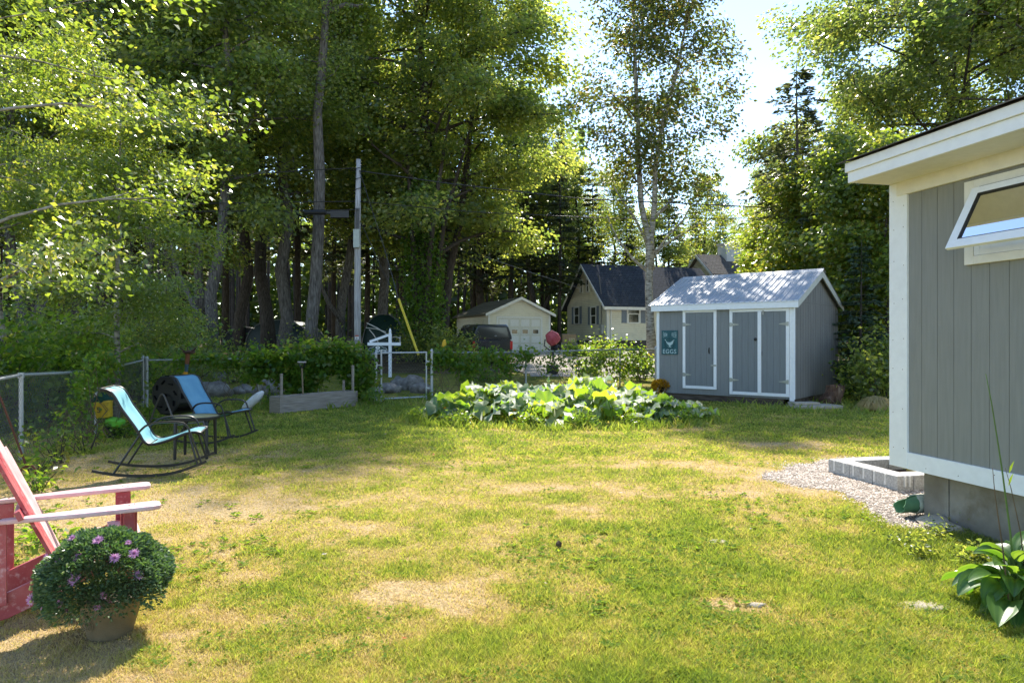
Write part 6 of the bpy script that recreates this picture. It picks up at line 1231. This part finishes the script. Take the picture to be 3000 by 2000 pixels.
# conifers
cf=[]
for i,(h,r0,rm,z0,dead) in enumerate(((21,.22,2.8,5.5,.12),(17,.17,2.4,4.0,.2))):
    t=thing('spruce_tree','','tree',(0,0,0)); conifer('c',60+i,h,r0,rm,z0,t,dead=dead,dens=1.2,sprig=.34); cf.append(t)
pos=[(0,870,44,0,1.1,'dark conifer in the wood right of the bare grey trunk'),(0,660,46,1,1.2,'dark conifer in the deep wood behind the slim trunk'),(1,540,48,2,1.25,'dark conifer in the deep wood above the black tarp heap'),(0,400,45,3,1.15,'dark conifer in the deep wood behind the near birch trunk'),(1,180,44,4,1.2,'dark conifer in the deep wood far to the left'),(0,1180,47,5,1.15,'dark conifer behind the ivy covered maple'),(0,1310,50,.6,1.0,'dark conifer close behind the left end of the garage'),
     (1,1390,56,1.5,1.15,'dark conifer behind the garage ridge'),(0,1500,53,2.5,.95,'dark conifer between garage and cream house, the nearer one'),(1,1590,58,3.5,1.1,'dark conifer behind the left gable of the cream house'),(0,1680,64,4.5,.85,'dark conifer over the peak of the cream house'),(1,1770,62,5.2,.84,'dark conifer behind the middle of the cream house roof'),(0,1850,66,.2,.66,'short dark conifer left of the slender birch'),(1,1990,64,1.2,.72,'conifer over the right end of the cream house roof'),(1,2110,68,2.2,.78,'conifer behind the white dormer box'),(0,2260,52,3.2,.60,'conifer behind the tall thin spruce'),(1,2420,48,4.2,.78,'conifer deep behind the yellowing saplings'),(0,770,52,.8,1.25,'conifer farthest back between the leaning trunks'),(1,980,54,2.8,1.4,'conifer farthest back behind the utility pole'),(0,0,46,3,1.2,'conifer deep behind the left picture edge'),(0,1250,58,4.8,1.3,'conifer farthest back behind the big maple'),(1,2600,45,1,.9,'conifer hidden behind the right hand maple'),(1,1075,48,.4,1.3,'conifer behind the dark green tarp shelter')]
pos+=[(0,1640,49,1.7,.74,'dense dark conifer touching the left gable of the cream house'),(1,1735,54,2.7,.86,'dense dark conifer over the cream house roof, left of the slender birch'),(0,1835,53,3.7,.68,'dense dark conifer right behind the slender birch trunk'),(1,2040,67,4.7,.85,'dense dark conifer directly behind the wing peak'),(0,1960,58,5.7,.72,'dark conifer between the slender birch and the wing peak')]
used=[False,False]
for k,px,Y,rz_,s_,lab in pos:
    c=W(px,Y)
    if not used[k]: used[k]=True; t=cf[k]; t.location=c; t.rotation_euler=(0,0,rz_); t.scale=(s_,)*3
    else: t=copy_tree(cf[k],None,c,rz_,(s_,)*3)
    t['label']=lab
c=W(2335,24); t=thing('spruce_tree','thin spruce with bare dead lower branches rising above the yellow saplings','tree',c); conifer('c',77,Z(185,24)-c.z,.15,2.4,5.6,t,dead=.18,dens=1.3,sprig=.22,taper=.75)
c=W(2520,18.6); t=thing('fir_tree','young blue green fir beside the right rear corner of the shed','tree',c); conifer('c',78,4.3,.06,1.15,.3,t,dead=0,dens=2.2,sprig=.13,leafm=leafmat('blue_fir_needles',[(0,(.02,.045,.025)),(1,(.07,.11,.07))],[(0,(.05,.1,.03)),(1,(.15,.22,.06))],.2))
# slender twin stemmed birch
c=W(1907,27); t=tree('birch_tree','slender twin stemmed birch with thin brownish crown behind the shed roof',c); u=27/F
mk=lambda pts:[Vector(((px-1907)*u,dy,Z(py,27)-c.z)) for px,py,dy in pts]
pA=mk([(1911,1050,0),(1905,950,0),(1901,850,0),(1902,760,0),(1900,700,0),(1880,600,.1),(1874,480,.2),(1872,360,.2),(1866,220,.3),(1862,90,.3),(1855,-100,.3),(1850,-220,.3)])
pB=mk([(1905,790,0),(1908,690,0),(1916,600,-.1),(1916,500,-.2),(1930,400,-.3),(1955,300,-.4),(1985,180,-.4),(2005,60,-.4),(2020,-60,-.5)])
pf=lambda q:3.3*(.55+.45*math.sin(math.pi*min(1,q+.1)))*(1-.35*q)
broad('b',81,pA,.175,M['lf_brownbirch'],M['barkbirch'],6.8,pf,26,10,.165,spread=.42,rise=1.0,parent=t,sag=.45,flatz=.8,limb_r=.2,subs=8)
broad('b',82,pB,.13,M['lf_brownbirch'],M['barkbirch'],6.2,pf,22,11,.165,spread=.42,rise=.9,parent=t,sag=.45,flatz=.8,limb_r=.25,subs=8)
q=MB(); pts_=[((1910,760),(1960,690),(2010,640),(2055,560),(2080,470)),((1912,740),(1975,700),(2060,650),(2130,620)),((1900,720),(1860,650),(1820,600),(1790,560)),((1902,800),(1850,760),(1800,700),(1770,640)),((1915,640),(1960,600),(2000,520),(2030,420))]
for pp_ in pts_: q.tube([Vector(((px-1907)*u,.25*i*(1 if pp_[-1][0]>1900 else -1),Z(py,27)-c.z)) for i,(px,py) in enumerate(pp_)],[.06,.05,.035,.02,.01][:len(pp_)],6)
q.build('limbs',M['barkbirch'],t,smooth='all')
rs=np.random.RandomState(8); cl=[]
for pp_ in pts_:
    for _ in range(12):
        k=rs.uniform(1.2,len(pp_)-1.01); i=int(k); f=k-i; cl.append((((pp_[i][0]*(1-f)+pp_[i+1][0]*f)-1907)*u+rs.normal()*.3,rs.normal()*.5,Z(pp_[i][1]*(1-f)+pp_[i+1][1]*f,27)-c.z+rs.normal()*.25))
cl=np.array(cl); idx=rs.randint(0,len(cl),5200); V,FA,v=leaves(cl[idx]+rs.normal(size=(5200,3))*.36*np.array([1,1,.7]),.11); npmesh('low_foliage',V,FA,M['lf_yellow'],t,v)
# right hand maples and saplings
c=W(2770,31); t=tree('maple_tree','large dark maple overhanging the grey house roof',c)
broad('m',91,tpath(20,(.3,0),.2,seed=31),.34,M['lf_dark'],M['barkdark'],5.0,lambda q:8.6*(.68+.32*math.sin(math.pi*min(1,q*.9+.15)))*(1-.35*q*q),46,104,.185,spread=.55,rise=.42,parent=t,sag=.22,flatz=.75)
c=W(3150,26); t=copy_tree(made[0],None,c,1.2,(.95,.95,.8)); t['label']='dark tree at the right picture edge above the house roof'
sap=[(2290,26,7.6,1.9,'yellow green sapling left of the thin spruce',M['lf_yellow']),(2360,23,7.4,2.1,'yellowing sapling right behind the shed roof end',M['lf_yellow']),(2490,21,7.6,2.3,'green sapling between the shed and the grey house corner',M['lf_birch']),(2235,42,8.0,2.4,'pale bushy tree between the dormer box and the saplings',M['lf_birch']),(2590,19.5,6.6,2.0,'leafy sapling tight against the grey house corner',M['lf_yellow'])]
for i,(px,Y,h,r_,lab,lm) in enumerate(sap):
    c=W(px,Y); t=tree('sapling_tree',lab,c); broad('s',100+i,tpath(h,(.1,0),.08,7,seed=50+i),.07,lm,M['barkdark'],.6,lambda q,r_=r_:r_*(1-.62*q),20,34,.15,spread=.36,rise=.7,parent=t,sag=.4,flatz=.7,limb_r=.3)
# near birch at the left, thin trunk birch behind the fence
c=Vector((-8.5,9.6,0)); t=tree('birch_tree','near birch whose sunlit yellow green branches reach in from the left edge',c)
broad('n',120,tpath(9.8,(.6,.1),.12,seed=61),.14,M['lf_birch'],M['barkbirch'],1.5,lambda q:3.75*(.6+.5*math.sin(math.pi*min(1,q*.9+.2))),24,44,.086,spread=.27,rise=.42,parent=t,sag=.42,flatz=.55,limb_r=.25,bias=(1,.1,.15))
c=W(338,13.6); t=tree('birch_tree','small fine leaved birch with a thin pale trunk behind the left fence',c)
broad('n',121,tpath(6.4,(.1,0),.05,seed=62),.065,M['lf_birch'],M['barkbirch'],1.3,lambda q:2.1*(.75+.3*math.sin(math.pi*q))*(1-.5*q),24,58,.065,spread=.26,rise=.5,parent=t,sag=.4,flatz=.6,limb_r=.3)
c=W(35,12.6); t=tree('birch_tree','leaning white barked birch at the left edge behind the fence',c)
broad('n',122,tpath(7.4,(-.9,.2),.05,seed=63),.10,M['lf_birch'],M['barkbirch'],2.6,lambda q:2.2*(.7+.3*math.sin(math.pi*q)),18,55,.07,spread=.26,rise=.5,parent=t,sag=.4,flatz=.6,limb_r=.3)
# undergrowth behind the fences
bs=[(-60,11.6,1.3,.9,1.75,5200,'tall sunlit shrub behind the left fence at the picture edge','lf_vine'),(120,13.0,1.6,1.0,2.0,6400,'dense sunlit shrub behind the left fence under the near birch','lf_vine'),(250,15.5,1.7,1.1,2.1,5600,'bushy shrub behind the left fence post','lf_birch'),(370,18.2,1.8,1.1,2.1,5600,'shrub behind the fence corner post','lf_vine'),(500,20.5,1.8,1.1,1.3,3000,'low leafy shrub right of the fence corner','lf_birch'),(200,21,2.4,1.4,2.9,6000,'larger shrub deeper behind the left fence','lf_maple'),(420,24,2.4,1.4,2.6,5000,'dark shrub deeper behind the fence corner','lf_maple'),(600,24,2.0,1.2,1.7,4200,'shrub under the lichen speckled trunk','lf_maple'),
    (735,24,1.7,1.1,1.2,2400,'shrub at the foot of the slanting oak','lf_vine'),(880,27,1.9,1.2,1.3,2400,'shrub in front of the bare grey trunk','lf_maple'),(1330,30,1.4,1.0,1.5,3000,'shrub at the foot of the big maple by the truck','lf_maple'),(1690,37,1.1,.6,.55,1300,'low bushes at the corner of the cream house','lf_vine'),(1800,36,2.2,.7,.5,1800,'low bushes below the cream house window','lf_vine'),(1730,25.2,.9,.5,.6,900,'weeds behind the fence right of the mixer','lf_vine'),(1880,24.5,.7,.5,.95,1500,'dense bush where the fence meets the shed','lf_vine'),(1420,24.5,1.0,.5,.5,700,'low weeds behind the fence before the truck','lf_vine'),
    (2360,21.5,1.6,1.0,1.8,5000,'bushes close behind the shed gable','lf_yellow'),(2600,17.0,1.4,1.0,1.6,5200,'dark bushes at the far corner of the grey house','lf_maple'),(2510,19.5,1.4,1.0,1.5,4200,'low bushes right of the fir','lf_vine'),(2225,44,2.0,1.4,3.4,3600,'tall bush beside the white dormer box','lf_birch'),(1560,47.5,1.2,.8,1.6,1800,'dark bush between the garage and cream house','lf_maple'),(1210,33,1.8,1.2,1.8,3200,'dark bush at the left of the truck','lf_maple'),(-330,14,2.2,1.3,2.4,4200,'shrub beyond the left edge behind the fence','lf_vine')]
for i,(px,Y,rx,ry,rz_,n,lab,m_) in enumerate(bs):
    c=W(px,Y); bush('shrub',lab,'shrub',c,rx,ry,rz_,int(n*.55),.10+.0016*Y,M[m_],seed=200+i,stems=12)
# climbers on the fences
vine_strip('fence_vine','thick leafy vine heaped over the back fence behind the raised bed',[(-6.3,16.4,1.1,.35),(-5.6,16.5,1.2,.7),(-5.2,16.55,1.35,.9),(-4.4,16.75,1.38,1.0),(-3.75,16.9,1.32,1.0),(-3.5,17.0,1.2,.5)],6000,.12,1.3,.12,up=.20,seed=1)
vine_strip('fence_vine','vine trailing along the rail right of the gate',[(-2.1,18.0,1.3,.8),(-1.8,18.2,1.25,.9),(-1.1,18.7,1.28,.45),(-.2,19.5,1.2,.4),(.5,20.2,1.25,.35)],1700,.11,1.0,.10,up=.10,seed=2)
vine_strip('fence_vine','dry and green creepers on the fence between the middle post and the shed',[(.6,20.4,1.25,.5),(1.5,21.1,1.1,.12),(2.5,21.9,1.0,.3),(3.2,22.4,1.1,.8),(4.4,23.1,1.2,.8)],1100,.11,1.1,.13,up=.12,seed=3)
vine_strip('fence_vine','green vine hanging over the left fence rail by the yellow bucket',[(-6.45,10.1,1.0,.35),(-6.62,10.8,1.3,.9),(-6.8,11.4,1.38,1.0),(-7.0,12.0,1.15,.3)],1300,.075,.9,.08,up=.10,seed=4)
vine_strip('fence_vine','sparse vines creeping up the bottom of the left fence',[(-5.9,8.0,.55,.5),(-6.1,9.0,.5,.4),(-6.3,9.6,.7,.7),(-6.6,10.6,.6,.6)],220,.06,.5,.08,up=.08,seed=5)
vine_strip('fence_vine','climber on the top rail between the fence corner and first post',[(-8.0,16.05,1.1,.25),(-7.2,16.2,1.15,.5),(-6.5,16.4,1.2,.6)],450,.10,.35,.07,up=.08,seed=6)
for i,(x,y,h,n,lab) in enumerate(((-5.85,8.8,.5,200,'tall weed with yellowing leaves in front of the left fence'),(-5.55,7.9,.3,160,'low weeds at the foot of the left fence behind the adirondack chair'),(-6.05,9.7,.45,220,'weed bush at the left fence behind the turquoise chair'),(-6.6,12.6,.45,600,'shaded weeds under the fence behind the compost tumbler'),(-5.0,7.2,.22,260,'small leafy weeds behind the adirondack back'),(-6.3,11.0,.35,500,'shaded weeds around the buckets'),(-7.3,14.6,.4,700,'weeds in the fence corner behind the tumbler'),(-3.3,16.2,.45,600,'weeds between the raised bed and the gate post'),(-5.6,16.0,.35,600,'weeds around the white buoy'),(-1.9,17.4,.35,500,'weeds under the hinge side of the gate'),(-3.6,5.3,.10,260,'flat broad weeds seen under the adirondack arm'),(-3.9,4.9,.12,260,'flat broad weeds behind the adirondack seat'))):
    bush('fence_weed',lab,'weed',(x,y,0),.40,.25,h*.85,int(n*.6),.075,M['lf_vine'] if i!=0 else M['lf_yellow'],seed=300+i,stems=6,wide=.45)
# far wood that reads as one dark mass
n=80000; rs=np.random.RandomState(77); x=rs.uniform(-75,75,n); y=rs.uniform(72,88,n)
top=np.where(x<8,19,9.0)+4*np.sin(x*.31)+2.2*np.sin(x*.93+1); z=1.2+rs.rand(n)**1.5*top
V,FA,v=leaves(np.stack([x,y,z],1),.85,wide=.75,flatness=0); tag(npmesh('far_woodland',V,FA,M['lf_dark'],None,v*.6),'distant dark woodland closing the view behind the trees','woodland',kind='stuff')
q=MB(); rnd=random.Random(3)
for i in range(150):
    x=rnd.uniform(-60,4); y=rnd.uniform(62,86); r_=rnd.uniform(.10,.24); q.tube([(x,y,1),(x+rnd.uniform(-.5,.5),y,14)],[r_,r_*.6],6)
tag(q.build('far_trunks',M['barkdark'],None),'dim trunks of the far wood behind the nearer trees','tree trunks',kind='stuff')
